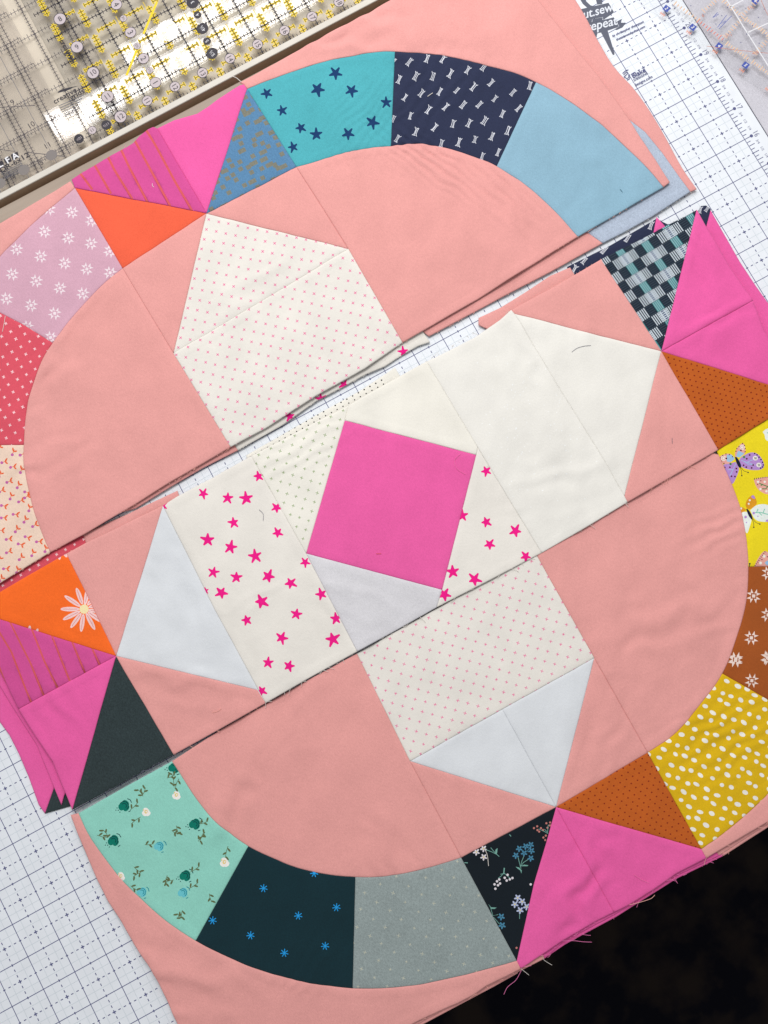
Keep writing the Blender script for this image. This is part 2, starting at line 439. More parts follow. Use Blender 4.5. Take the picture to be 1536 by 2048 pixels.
rm = bpy.data.materials.new('dark_rug'); rm.use_nodes = True
N = rm.node_tree.nodes; Lk = rm.node_tree.links; b = N['Principled BSDF']; b.inputs['Roughness'].default_value = 1; b.inputs['Specular IOR Level'].default_value = 0.02
tc = N.new('ShaderNodeTexCoord'); vo = N.new('ShaderNodeTexVoronoi'); vo.inputs['Scale'].default_value = 16; vo.feature = 'SMOOTH_F1'
n2 = N.new('ShaderNodeTexNoise'); n2.inputs['Scale'].default_value = 40; n2.inputs['Detail'].default_value = 6
cr = N.new('ShaderNodeValToRGB'); cr.color_ramp.elements[0].color = (0.020, 0.015, 0.013, 1); cr.color_ramp.elements[0].position = 0.2
cr.color_ramp.elements[1].color = (0.006, 0.006, 0.009, 1); cr.color_ramp.elements[1].position = 0.55
ad = N.new('ShaderNodeMath'); ad.operation = 'MULTIPLY'
Lk.new(tc.outputs['Object'], vo.inputs['Vector']); Lk.new(tc.outputs['Object'], n2.inputs['Vector'])
Lk.new(vo.outputs['Distance'], ad.inputs[0]); Lk.new(n2.outputs['Fac'], ad.inputs[1])
ad2 = N.new('ShaderNodeMath'); ad2.operation = 'MULTIPLY'; ad2.inputs[1].default_value = 2.0; Lk.new(ad.outputs[0], ad2.inputs[0])
Lk.new(ad2.outputs[0], cr.inputs['Fac']); Lk.new(cr.outputs['Color'], b.inputs['Base Color'])
mb = MB(); mb.box(-70, -80, zf + 0.02, 40, 30, zf + 0.35, rm, 0.1)
o = mb.build('rug'); o['label'] = 'black patterned rug on the floor below the table edge'; o['category'] = 'rug'

wm = bpy.data.materials.new('beige_wood'); wm.use_nodes = True
N = wm.node_tree.nodes; Lk = wm.node_tree.links; b = N['Principled BSDF']; b.inputs['Roughness'].default_value = 0.55
tc = N.new('ShaderNodeTexCoord'); mp = N.new('ShaderNodeMapping'); mp.inputs['Scale'].default_value = (4, 90, 90)
n2 = N.new('ShaderNodeTexNoise'); n2.inputs['Scale'].default_value = 1.5; n2.inputs['Detail'].default_value = 6
cr = N.new('ShaderNodeValToRGB'); cr.color_ramp.elements[0].color = lin((150, 132, 116)); cr.color_ramp.elements[0].position = .3
cr.color_ramp.elements[1].color = lin((172, 156, 140)); cr.color_ramp.elements[1].position = .7
Lk.new(tc.outputs['Object'], mp.inputs['Vector']); Lk.new(mp.outputs['Vector'], n2.inputs['Vector']); Lk.new(n2.outputs['Fac'], cr.inputs['Fac']); Lk.new(cr.outputs['Color'], b.inputs['Base Color'])
TT = -0.10
tb = empty('work_table', 'beige wooden work table under the cutting mat', 'table', (-16, 12, zf))
mb = MB(); mb.box(-46, -1.0, TT - 1.1, 22, 25.3, TT, wm, 0.04); mb.build('tabletop', tb)
for x in (-44, 18):
    for y in (0.5, 22.5):
        mb = MB(); mb.box(x, y, zf + 0.36, x + 2, y + 2, TT - 1.1, wm, 0.0); mb.build('leg', tb)

# grey felt pressing mat beside the cutting mat
gf = fabric('grey_felt', (206, 204, 212), grain=.08, bump=.6)
mb = MB(); mb.box(0.685, 6, TT + 0.005, 16, 25.1, TT + 0.085, gf, 0.01)
o = mb.build('pressing_mat'); o['label'] = 'grey felt mat past the right edge of the white cutting mat'; o['category'] = 'mat'

# ------------------------------------------------------------------ cutting mat
MWH = plain('white_vinyl', (235, 239, 245), 0.42, 0.4, 0.03, 90); MNV = plain('navy_vinyl', (34, 38, 84), 0.5)
INK = plain('navy_ink', (86, 89, 134), 0.5); INK2 = plain('pale_dotted_ink', (214, 222, 229), 0.5); INKG = plain('slate_ink', (90, 94, 110), 0.5); INKW = plain('white_ink', (226, 230, 238), 0.5)
cm = empty('cutting_mat', 'white cutting mat printed with a navy one-inch grid', 'cutting mat', (-18, 12, TT))
mb = MB()
x0, x1, y0, y1 = -36.7, 0.66, -0.72, 24.74
mb.box(x0, y0, TT, x1, y1, -0.004, MNV, 0.0); mb.flat([(x0 + .012, y0 + .012), (x1 - .012, y0 + .012), (x1 - .012, y1 - .012), (x0 + .012, y1 - .012)], 0.0, MWH)
mb.build('mat_sheet', cm)
mb = MB(); lw = 0.020; zl = 0.0022
def hl(xa, xb, y, w, mt, z=zl): mb.flat([(xa, y - w / 2), (xb, y - w / 2), (xb, y + w / 2), (xa, y + w / 2)], z, mt)
def vl(x, ya, yb, w, mt, z=zl): mb.flat([(x - w / 2, ya), (x + w / 2, ya), (x + w / 2, yb), (x - w / 2, yb)], z, mt)
for i in range(0, 72):
    k = i * 0.5 + 0.25; vl(-k, 0, 24, 0.016, INK2, zl - .0006)
for j in range(0, 48):
    k = j * 0.5 + 0.25; hl(-36, 0, k, 0.016, INK2, zl - .001)
for i in range(37): vl(-i, 0, 24, lw, INK, zl + .0003 )
for j in range(25): hl(-36, 0, j, lw, INK, zl + .0007)
for i in range(36):
    for j in range(24):
        x, y = -i - .5, j + .5
        for t in (-.335, -.165, .165, .335):
            hl(x + t - .037, x + t + .037, y, 0.024, INK, zl + .0011); vl(x, y + t - .037, y + t + .037, 0.024, INK, zl + .0011)
        hl(x - .055, x + .055, y, 0.03, INK, zl + .0011); vl(x, y - .055, y + .055, 0.03, INK, zl + .0015)
        vl(x, y + .5 - .035, y + .5 + .035, .028, INK, zl + .0011); hl(x + .5 - .035, x + .5 + .035, y, .028, INK, zl + .0019)
mb.build('printed_grid', cm)
mb = MB()
for j in range(0, 24 * 8 + 1):
    y = j / 8; ln = 0.13 if j % 2 else 0.2
    if j % 8 == 0: ln = 0.2
    hl(0.015, ln, y, 0.022, INK)
for j in range(1, 24):
    mb.flat(ell(0.235, j, 0.05, 0.05, 0, 16), zl + .0004, INK)
    put_text(mb, str(j), (0.40, j), zl, 0.24, -math.pi / 2, INK, sx=.8)
    for fr, t in ((.25, '1/4'), (.5, '1/2'), (.75, '3/4')):
        put_text(mb, t, (0.315, j + fr), zl, 0.115, -math.pi / 2, INK, sx=1.0)
mb.build('ruler_scale', cm, label='inch scale with numbers along the edge of the mat')
# printed sign and lettering
Z4 = lambda pts: [at(x, y) for x, y in zm(1120, 0, 200 / 1536, pts)]
mb = MB(); zz = 0.008
mb.flat(Z4([(290, -40), (395, -60), (400, 20), (470, 85), (545, 100), (560, 150), (430, 130), (350, 60)]), zz, INKG)
mb.flat(Z4([(545, -30), (640, -50), (650, 60), (570, 70)]), zz, INKG)
mb.flat(Z4([(200, 170), (745, 45), (828, 190), (790, 215), (655, 262), (430, 300), (300, 340)]), zz + .0015, INKG)
mb.flat(Z4([(655, 262), (800, 210), (665, 305)]), zz + .003, INKG)
mb.flat(Z4([(420, 305), (655, 270), (660, 310), (440, 360)]), zz, INKG)
mb.flat(Z4([(400, 375), (825, 268), (905, 410), (730, 470), (540, 520), (420, 540)]), zz + .0015, INKG)
mb.flat(Z4([(875, 330), (950, 290), (935, 350), (1010, 352), (960, 420), (870, 462), (840, 450), (905, 412)]), zz, INKG)
mb.flat(Z4([(470, 515), (575, 500), (560, 575)]), zz, INKG)
mb.flat(Z4([(625, 490), (728, 465), (835, 810), (835, 838), (812, 846)]), zz + .003, INKG)
for q in ([(495, 300), (490, 345)], [(655, 265), (655, 310)], [(860, 320), (905, 410), (880, 425)]):
    mb.flat([at(x, y) for x, y in ribbon(zm(1120, 0, 200 / 1536, q), 0.7)], zz + .005, INKW)
def ang_of(p, q):
    a, b_ = at(*p), at(*q); return math.atan2(b_[1] - a[1], b_[0] - a[0])
PX = lambda x, y: (1120 + x * 200 / 1536, y * 200 / 1536)
A1 = ang_of(PX(370, 250), PX(800, 130))
def lett(body, px, size, col, sh=0, sx=1, bold=0, ang=None): put_text(mb, body, at(*PX(*px)), zz + .006, size, A1 if ang is None else ang, col, sh, sx, bold)
lett('cut.sew', (545, 190), 0.40, INKW, .25, .9, .006); lett('repeat', (640, 405), 0.42, INKW, .25, .9, .006, ang_of(PX(540, 440), PX(830, 370)))
A2 = ang_of(PX(800, 570), PX(1290, 340))
lett('by christopher thompson', (1045, 450), 0.105, INK, .2, 1.0, .003, A2)
lett('thetattooedquilter.com', (1085, 515), 0.105, INK, .2, 1.0, .003, A2)
A3 = ang_of(PX(1090, 1190), PX(1340, 1060))
lett('Blake', (1205, 1122), 0.215, INK, 0, 1.0, .006, A3); lett('DESIGNS', (1238, 1180), 0.10, INK, 0, 1.25, .002, A3)
lett('designs.com', (1285, 1250), 0.125, INK, 0, 1.0, .002, A3)
for q in ([(960, 1130), (1010, 1085), (1050, 1075)], [(975, 1150), (1020, 1110), (1045, 1120), (1010, 1160), (980, 1180)], [(1000, 1190), (1030, 1215), (1050, 1190), (1060, 1160)], [(1030, 1235), (1065, 1215), (1070, 1180)]):
    mb.flat([at(x, y) for x, y in ribbon([PX(*p) for p in q], 1.6)], zz + .006, INK)
mb.build('printed_lettering', cm, label='dark banner sign and small lettering printed on the mat')

# ------------------------------------------------------------------ ruler tray behind the table
CRM = plain('cream_painted_wood', (214, 208, 198), 0.5, 0.3, 0.05, 40); BRN = plain('brown_wood', (206, 180, 154), 0.7, 0.2, 0.08, 60)
zr = -1.1
ty = empty('wooden_tray', 'shallow wooden tray with a cream rim behind the table, holding clear rulers', 'tray', (-16, 30, -1.6))
mb = MB(); mb.box(-40, 25.56, -1.6, 4, 40, -1.42, plain('worn_grey_brown_wood', (244, 234, 216), .7, .2, .12, 14)); mb.build('tray_floor', ty)
mb = MB(); mb.box(-40, 25.565, -1.42, 4, 25.75, -0.19, BRN); mb.box(-40, 25.56, -0.19, 4, 25.755, -0.14, CRM, 0.015); mb.build('tray_rim', ty)
mb = MB(); mb.box(-40, 39.8, -1.42, 4, 40, -0.15, CRM, 0.02); mb.build('tray_rim', ty)
for x in (-40, 3.8):
    mb = MB(); mb.box(x, 25.76, -1.42, x + .2, 39.79, -0.15, CRM, 0.02); mb.build('tray_rim', ty)
sd = empty('side_table', 'low wooden side table carrying the ruler tray behind the work table', 'table', (-16, 32, zf))
mb = MB(); mb.box(-44, 25.45, -2.6, 8, 44, -1.6, wm); mb.build('tabletop', sd)
for x in (-43, 5):
    for y in (26, 41):
        mb = MB(); mb.box(x, y, zf + .0, x + 2, y + 2, -2.6, wm); mb.build('leg', sd)

CLR = acrylic('clear_acrylic', (0.975, 0.97, 0.97, 1)); CLR2 = acrylic('smoky_acrylic', (0.93, 0.93, 0.93, 1)); FRO = plain('lilac_grey_disc', (196, 184, 188), 0.5)
BK = plain('black_ink', (46, 42, 52), 0.5); YE = plain('yellow_ink', (240, 208, 30), 0.5); GYW = plain('white_ruler_ink', (232, 232, 236), 0.5); ORG = plain('orange_ink', (232, 150, 120), 0.5); BLU = plain('blue_ink', (70, 88, 172), 0.5); TAN = plain('tan_ink', (222, 204, 178), 0.5)
def dash(mb, x0, y0, x1, y1, w, mt, z):
    dx, dy = x1 - x0, y1 - y0; d = math.hypot(dx, dy); nx, ny = -dy / d * w / 2, dx / d * w / 2
    mb.flat([(x0 + nx, y0 + ny), (x0 - nx, y0 - ny), (x1 - nx, y1 - ny), (x1 + nx, y1 + ny)], z, mt)
def disc(mb, px, r, body, mt, z, ang, ring=None, tcol=None, size=.2):
    c = at(px[0], px[1], z)
    if ring: mb.flat(ell(c[0], c[1], r, r, 0, 24), z + .004, ring); mb.flat(ell(c[0], c[1], r * .9, r * .9, 0, 24), z + .006, mt)
    else: mb.flat(ell(c[0], c[1], r, r, 0, 24), z + .006, mt)
    put_text(mb, body, c, z + .010, size, ang, tcol or BK, sx=.95)
INKD = plain('soft_black_ink', (84, 78, 84), .5)
# lowest: square ruler with black hatch lines
zB = zr - 0.16
rb = empty('acrylic_ruler', 'square clear ruler with plain black hatching at the left, numbered 8 to 12', 'ruler', (-23, 32, zB - .12), 'clear quilting rulers in the tray')
mb = MB(); mb.box(-28.6, 26.25, zB - .12, -16.0, 38.8, zB, CLR, .01); mb.build('ruler_body', rb)
mb = MB()
for k in range(13):
    x = -16.5 - k; dash(mb, x, 26.3, x, 38.7, .022, INKD, zB + .004)
    for t in range(1, 99):
        y = 26.3 + t * .125
        if y < 33: dash(mb, x - .06, y, x + .06, y, .018, INKD, zB + .004)
for k in range(7):
    y = 26.69 + k * 1.0
    for t in range(0, 100):
        x = -16.1 - t * .125
        if x > -22: dash(mb, x, y - (.11 if t % 2 else .06), x, y + (.11 if t % 2 else .06), .018, INKD, zB + .004)
    dash(mb, -28, y, -16.1, y, .015, INKD, zB + .0045)
mb.build('printed_scale', rb)
mb = MB()
for px, t in (((120, 38), '8'), ((154, 94), '9'), ((186, 145.6), '10'), ((215, 193), '11'), ((241, 233.6), '12')): disc(mb, px, .21, t, FRO, zr + .01, math.radians(8), BK, BK, .25)
for px, t in (((212.6, 250), '11½'), ((158, 277.6), '10½')): disc(mb, px, .16, t, BK, zr + .01, math.radians(188), None, FRO, .13)
disc(mb, (184.5, 260.6), .14, '11', FRO, zr + .01, math.radians(188), BK, BK, .15)
put_text(mb, 'creative', at(130, 192, zr), zr + .012, .26, math.radians(2), BK, sx=1, bold=.006); put_text(mb, 'grids', at(155, 190, zr), zr + .012, .26, math.radians(2), BK, bold=.006)
put_text(mb, 'creative', at(134, 99, zr), zr + .012, .24, math.radians(-88), BK, bold=.006); put_text(mb, 'grids', at(140, 116, zr), zr + .012, .24, math.radians(-88), BK, bold=.006)
mb.flat([at(x, y, zr) for x, y in zm(0, 0, 200 / 1536, spline([(885, 1420), (950, 1380), (1080, 1345), (1210, 1325), (1130, 1350), (1050, 1390), (980, 1410), (900, 1432)], 3))], zr + .02, BK)
for k in range(6):
    a_, b_ = at(118 + k * 2, 212 + k * 4.2, zr), at(168 - k * 4, 190 + k * 7, zr); dash(mb, a_[0], a_[1], b_[0], b_[1], .02, INKG, zr + .012)
mb.build('printed_numbers', rb)
# middle: long ruler with yellow grid
rA = empty('acrylic_ruler', 'long clear ruler with a yellow and black grid, numbered 11 to 18 along the rim', 'ruler', (-17, 30, zr - .12), 'clear quilting rulers in the tray')
mb = MB(); mb.box(-17.35, 26.22, zr - .12, -2.0, 32.72, zr, CLR2, .01); mb.build('ruler_body', rA)
mb = MB(); zq = zr + .004
for k in range(-2, 12):
    x = -15.32 + k
    if x > -17.3 and x < -3:
        dash(mb, x, 26.25, x, 32.6, .034, BK, zq + .003)
        for t in range(1, 50): dash(mb, x - .06, 26.25 + t * .125, x + .06, 26.25 + t * .125, .026, BK, zq + .002)
    x += .5
    if -17.3 < x < -3:
        for j in range(7):
            ya = 26.25 + max(0, j - .35); yb = 26.25 + j + .35
            dash(mb, x, ya, x, yb, .085, YE, zq); dash(mb, x, ya, x, yb, .022, BK, zq + .003)
            for t in range(-2, 3):
                yy = 26.25 + j + t * .125
                if yy > 26.25: dash(mb, x - .11, yy, x + .11, yy, .075, YE, zq + .001); dash(mb, x - .1, yy, x + .1, yy, .022, BK, zq + .003)
for k in range(7):
    y = 27.15 + k - .5
    for j in range(-2, 13):
        xa = -15.32 + j - .3
        if xa < -17: continue
        dash(mb, xa, y, xa + .6, y, .075, YE, zq + .0005); dash(mb, xa, y, xa + .6, y, .022, BK, zq + .003)
        for t in range(5): dash(mb, xa + t * .15, y - .08, xa + t * .15, y + .08, .065, YE, zq + .001); dash(mb, xa + t * .15, y - .08, xa + t * .15, y + .08, .02, BK, zq + .003)
    y = 27.15 + k; dash(mb, -17.2, y, -3, y, .026, BK, zq + .003)
    for t in range(0, 112): dash(mb, -17.2 + t * .125, y - .07, -17.2 + t * .125, y + .07, .026, BK, zq + .003)
for t in range(0, 112): dash(mb, -17.2 + t * .125, 26.25, -17.2 + t * .125, 26.25 + (.1 if t % 2 else .16), .026, BK, zq + .003)
for k in range(1, 7):
    for j in range(6):
        dash(mb, -15.1 + j * 1.0 + .2, 26.4 + k, -15.1 + j * 1.0 + .2, 26.8 + k, .02, YE, zq)
a_, b_ = at(253, 151, zr), at(274, 100, zr); dash(mb, *a_, *b_, .075, YE, zq + .004)
a_, b_ = at(287, 68, zr), at(314, 4, zr); dash(mb, *a_, *b_, .075, YE, zq + .004)
mb.build('printed_grid', rA)
mb = MB()
V = math.radians(-86)
for px, t in (((294.5, 201.4), '11'), ((350, 173.3), '12'), ((405, 145.5), '13'), ((460, 116.8), '14'), ((515, 88.7), '15'), ((569, 61), '16'), ((624, 33), '17'), ((678, 4), '18')): disc(mb, px, .175, t, FRO, zr + .01, V, BK, BK, .24)
for px, t in (((311, 165), '1'), ((287, 117), '2'), ((261, 65), '3'), ((233, 9), '4')): disc(mb, px, .19, t, FRO, zr + .01, V, BK, BK, .27)
for px, t in (((299.5, 141), '1½'), ((274, 92), '2½'), ((247, 37), '3½')): disc(mb, px, .12, t, FRO, zr + .01, V, BK, BK, .12)
for px, t, r in (((385, 5), '3', .2), ((395, 30), '4', .125), ((405, 57), '4½', .19), ((414, 82.4), '5', .125), ((424, 107), '5½', .19)): disc(mb, px, r, t, BK, zr + .01, math.radians(100), None, GYW, .17)
mb.build('printed_numbers', rA)
for px in ((335, 62), (360, 118)):
    c = at(*px, zr); mb = MB(); mb.prism(ell(c[0], c[1], .36, .36, 0, 28), zr + .011, zr + .02, CLR2); mb.build('grip_pad', rA)
# top left: small 6x12 ruler
zC = zr + 0.14
rC = empty('acrylic_ruler', 'small clear 6x12 ruler with black square maker logo at the left edge of the tray', 'ruler', (-24, 29, zC - .12), 'clear quilting rulers in the tray')
mb = MB(); mb.box(-30, 26.15, zC - .12, -17.9, 32.3, zC, CLR, .01); mb.build('ruler_body', rC)
mb = MB()
for k in range(7):
    y = 26.6 + k
    dash(mb, -29.9, y, -17.95, y, .018, INKD, zC + .004)
    for t in range(96): dash(mb, -29.9 + t * .125, y - .07, -29.9 + t * .125, y + .07, .015, INKD, zC + .004)
for k in range(13):
    x = -18.3 - k; dash(mb, x, 26.2, x, 32.2, .022, INKD, zC + .004); dash(mb, x - .5, 26.2, x - .5, 32.2, .012, INKG, zC + .004)
    for t in range(48): dash(mb, x - .07, 26.2 + t * .125, x + .07, 26.2 + t * .125, .015, INKD, zC + .004)
for p, q in (((0, 215), (70, 211)), ((55, 305), (130, 313)), ((0, 299), (30, 303)), ((95, 228), (118, 241)), ((111, 228), (105, 245))):
    a_, b_ = at(*p, zC), at(*q, zC); dash(mb, *a_, *b_, .022, INKD, zC + .005)
mb.build('printed_scale', rC)
mb = MB(); zq = zC + .007
for px, t, s_ in (((25, 204.5), '9', .26), ((62, 250), '10', .26), ((95, 291), '11', .26), ((83, 325), '5', .24), ((28, 354), '4', .24)): put_text(mb, t, at(*px, zC), zq, s_, math.radians(4), BK)
for px in ((103, 310.5), (48, 340), (0, 367)):
    c = at(*px, zC); m2 = MB(); m2.flat(ell(c[0], c[1], .19, .17, 0, 20), zq + .002, plain('faded_grey_print', (132, 126, 124), .6)); m2.build('printed_disc', rC)
mb.build('printed_numbers', rC); mb = MB()
def pq(pts, mt, z): mb.flat([at(x, y, zC) for x, y in zm(0, 180, 200 / 1536, pts)], z, mt)
pq([(-170, 1180), (-75, 1140), (-45, 1230), (-140, 1275)], BK, zq); pq([(-60, 1120), (35, 1085), (60, 1160), (-30, 1205)], BK, zq); pq([(55, 1065), (150, 1015), (185, 1095), (90, 1140)], BK, zq); pq([(165, 995), (270, 945), (298, 1035), (195, 1085)], BK, zq)
for px, t in (((-108, 1205), 'O'), ((0, 1143), 'L'), ((120, 1078), 'F'), ((232, 1015), 'A')): put_text(mb, t, at(px[0] * .1302, 180 + px[1] * .1302, zC), zq + .003, .3, math.radians(3), GYW, bold=.008)
put_text(mb, 'QR-6x12', at(220 * .1302, 180 + 1125 * .1302, zC), zq, .25, math.radians(3), BK, sx=1.15, bold=.006)
for k in range(5):
    a_, b_ = at(2 + k * 2, 347 + k * 2.6, zC), at(44 + k * 1.5, 326 + k * 3.4, zC); dash(mb, *a_, *b_, .016, INKG, zq)
mb.build('printed_logo', rC)

# ------------------------------------------------------------------ design ruler lying over the mat's right edge
zd = 0.16
P6 = lambda pts: zm(1280, 0, 1 / 6.0, pts)
dr = empty('design_ruler', 'clear ruler with blue numbered squares and orange ticks on the upper right corner', 'ruler', (*at(1500, 60, .03), .03))
FROST = acrylic('frosted_acrylic', (1.0, 1.0, 1.0, 1), 1.28)
mb = MB(); ob = [at(x, y, zd) for x, y in ((1285, 3), (1536, 182), (1690, 292), (1780, 40), (1640, -330), (1060, -158))]
mb.prism(ob, 0.03, zd, FROST); mb.build('ruler_body', dr)
mb = MB()
e0, e1 = at(1285, 3, zd), at(1536, 182, zd); ex, ey = e1[0] - e0[0], e1[1] - e0[1]; el = math.hypot(ex, ey); ex /= el; ey /= el; nx, ny = -ey, ex
EA = math.atan2(ey, ex)
zq = zd + .004
for px, t in ((P6([(318, 103)])[0], '2'), (P6([(633, 328)])[0], '3'), (P6([(950, 553)])[0], '4'), (P6([(1268, 783)])[0], '5'), (P6([(1385, 10)])[0], '4'), (P6([(700, -120)])[0], '2')):
    c = at(*px, zd); h = .092
    mb.flat([(c[0] + ex * a * h + nx * b_ * h, c[1] + ey * a * h + ny * b_ * h) for a, b_ in ((-1, -1), (1, -1), (1, 1), (-1, 1))], zq, BLU)
    put_text(mb, t, c, zq + .004, .15, EA - .35, GYW, bold=.004)
for px in P6([(270, 170), (585, 390), (900, 620), (1220, 845), (1530, 1075)]):
    c = at(*px, zd)
    dash(mb, c[0] - ex * .09, c[1] - ey * .09, c[0] + ex * .09, c[1] + ey * .09, .02, ORG, zq)
    for t in (-.06, 0, .06): dash(mb, c[0] + ex * t - nx * .06, c[1] + ey * t - ny * .06, c[0] + ex * t + nx * .06, c[1] + ey * t + ny * .06, .014, ORG, zq + .001)
TZ = [0.0]
def tick_row(p, q, n, hh, mt, w=.016):
    TZ[0] += .0002
    a = at(*p, zd); b_ = at(*q, zd); d = math.hypot(b_[0] - a[0], b_[1] - a[1]); tx, ty_ = (b_[0] - a[0]) / d, (b_[1] - a[1]) / d
    for i in range(n):
        f = i / (n - 1); x = a[0] + (b_[0] - a[0]) * f; y = a[1] + (b_[1] - a[1]) * f; g = hh * (1.7 if i % 4 == 0 else 1)
        dash(mb, x + ty_ * g, y - tx * g, x - ty_ * g, y + tx * g, w, mt, zq + .001 + TZ[0])
for p, q, n, mt in (((420, 40), (700, 240), 9, TAN), ((700, 250), (990, 470), 10, ORG), ((1040, 520), (1290, 700), 10, TAN), ((1350, 740), (1536, 880), 8, TAN), ((760, 130), (930, -10), 7, TAN), ((1020, 440), (1230, 210), 9, TAN), ((1270, 230), (1480, 380), 9, TAN), ((1000, 10), (1190, 170), 8, TAN), ((1240, 170), (1420, -10), 7, TAN), ((1380, 640), (1536, 470), 7, TAN), ((1440, 330), (1536, 420), 5, TAN)):
    pp, qq = P6([p, q]); tick_row(pp, qq, n, .05, mt, .03); tick_row((pp[0] + .8, pp[1] + .8), (qq[0] + .8, qq[1] + .8), n, .04, BLU if mt is ORG else ORG, .010)
for px, t in (((755, 185), '6'), ((1065, 420), '5½'), ((1330, 95), '5½'), ((1385, 635), '4½')): put_text(mb, t, at(*P6([px])[0], zd), zq + .002, .16, EA + .9, plain('rust_ink', (196, 120, 96), .5))
for px, t in (((915, 190), 'super'), ((1000, 265), 'ruler')): put_text(mb, t, at(*P6([px])[0], zd), zq + .002, .09, EA + 1.15, BLU)
for (p, q) in (((930, 330), (1040, 180)), ((950, 345), (1100, 190)), ((875, 215), (930, 150))):
    a_, b_ = [at(*v, zd) for v in P6([p, q])]; dash(mb, *a_, *b_, .016, BLU, zq)
random.seed(5)
for i in range(9):
    for j in range(8):
        px = P6([(250 + i * 150 + j * 70 - 300, 40 + i * 110 - j * 100)])[0]; c = at(*px, zd)
        if 1290 < px[0] < 1536 and px[1] > -5 and (px[1] - 3) < (px[0] - 1285) * .713 - 12: mb.flat(ell(c[0], c[1], .018, .018, 0, 8), zq, INK)
for p, q in (((800, 555), (1140, 600)), ((1140, 600), (1536, 640)), ((1450, 0), (1536, 190))):
    a_, b_ = [at(*v, zd) for v in P6([p, q])]; dash(mb, *a_, *b_, .014, plain('rust_ink', (196, 120, 96), .5), zq + .003)
for p, q in (((1040, 0), (1250, 340)), ((1250, 340), (1536, 790)), ((1080, 85), (1240, 0)), ((1285, 395), (1536, 280))):
    a_, b_ = [at(*v, zd) for v in P6([p, q])]; dash(mb, *a_, *b_, .032, GYW, zq + .008)
mb.build('printed_marks', dr)

# ================================================================== quilt rows
random.seed(21)
zA = lambda pts: zm(0, 0, K1, pts)            # tracing frames
zB_ = lambda pts: zm(480, 0, K1, pts)
zE = lambda pts: zm(0, 340, K1, pts)
zF = lambda pts: zm(0, 760, K1, pts)
zG = lambda pts: zm(480, 600, K1, pts)
zC1 = lambda pts: zm(1000, 0, 536 / 1536, pts)
zD = lambda pts: zm(1100, 380, 436 / 1536, pts)
zH = lambda pts: zm(960, 600, K1, pts)
zI = lambda pts: zm(0, 1040, K1, pts)
zJ = lambda pts: zm(0, 1400, 420 / 1327, pts)
zK = lambda pts: zm(320, 950, K1, pts)
zL = lambda pts: zm(340, 1600, K1, pts)
zM = lambda pts: zm(840, 1580, 420 / 1536, pts)
zN = lambda pts: zm(1100, 1300, 436 / 1536, pts)
zO = lambda pts: zm(1430, 840, 106 / 678, pts)
zP = lambda pts: zm(1180, 400, 240 / 1536, pts)
zQ = lambda pts: zm(900, 1640, 230 / 1536, pts)

def bowtie(cx, cy, s, a):
    out = []; c, sn = math.cos(a), math.sin(a); T = lambda x, y: (cx + s * (x * c - y * sn), cy + s * (x * sn + y * c))
    for k in (-1, 0, 1):
        j = random.uniform(-.08, .08)
        out.append((ribbon([T(-1, k * .42 + random.uniform(-.2, .2)), T(-.55, k * .24 + j), T(.5, k * .24 + j), T(1, k * .45 + random.uniform(-.2, .2))], s * .13), M_WHITETHREAD))
    out.append((ribbon([T(-.9, -.45), T(-.8, .45)], s * .10), M_WHITETHREAD)); out.append((ribbon([T(.85, -.4), T(.75, .4)], s * .10), M_WHITETHREAD))
    return out
def bowties(pts, s=8.4):
    out = []
    for x, y in pts: out += bowtie(x, y, s * random.uniform(.85, 1.1), math.radians(-62) + random.uniform(-.3, .3))
    return out
def crosses(box, org, a, b, r, w, rot, mt):
    out = []
    for x, y in lattice(box, org, a, b):
        for sh in cross(x + random.uniform(-.4, .4), y + random.uniform(-.4, .4), r * random.uniform(.9, 1.1), w, rot): out.append((sh, mt))
    return out

SOUT = spline([(150.6, 377), (135, 391), (101.5, 418), (68, 448), (34, 482), (0, 518), (-58, 600), (-98, 690), (-125, 790), (-132, 890), (-122, 990), (-95, 1090), (-68, 1165), (-55, 1203)], 4)
TIN_L = [(247, 539), (217, 563), (183, 597), (145.6, 638), (108, 688)]
TIN_R = [(108, 688), (86, 724), (70, 768), (58, 808), (52.5, 845), (50, 891)]
TIN_C = [(50, 891), (49, 922), (56, 965), (68, 1017), (81, 1054), (93, 1085), (102, 1105)]
_all = spline(TIN_L + TIN_R[1:] + TIN_C[1:], 4)
def upto(curve, p, q):
    i = min(range(len(curve)), key=lambda k: math.hypot(curve[k][0] - p[0], curve[k][1] - p[1])); j = min(range(len(curve)), key=lambda k: math.hypot(curve[k][0] - q[0], curve[k][1] - q[1]))
    return curve[i:j + 1] if i <= j else curve[j:i + 1][::-1]
TOUT = spline([(495, 181), (548, 159), (615, 135.5), (670, 120), (717, 112.4), (751, 109), (790, 107.6), (835.5, 109), (886, 115), (937, 125), (1000, 140.5), (1035, 152), (1071.5, 167), (1105, 185), (1157, 218), (1195.5, 246), (1230, 276), (1265, 309), (1297, 342), (1326, 376)], 4)
TINN = spline([(593.4, 336), (632, 325), (683, 310), (734, 299.6), (782, 294), (835.5, 291), (869, 294), (903, 300.6), (954, 318), (993, 335), (1035, 361), (1070, 387), (1105, 420), (1128, 444), (1155, 475)], 4)
EDGE_T1 = [(1155, 475), (1100, 509), (954, 600), (805, 686)]
KT = (414, 429)

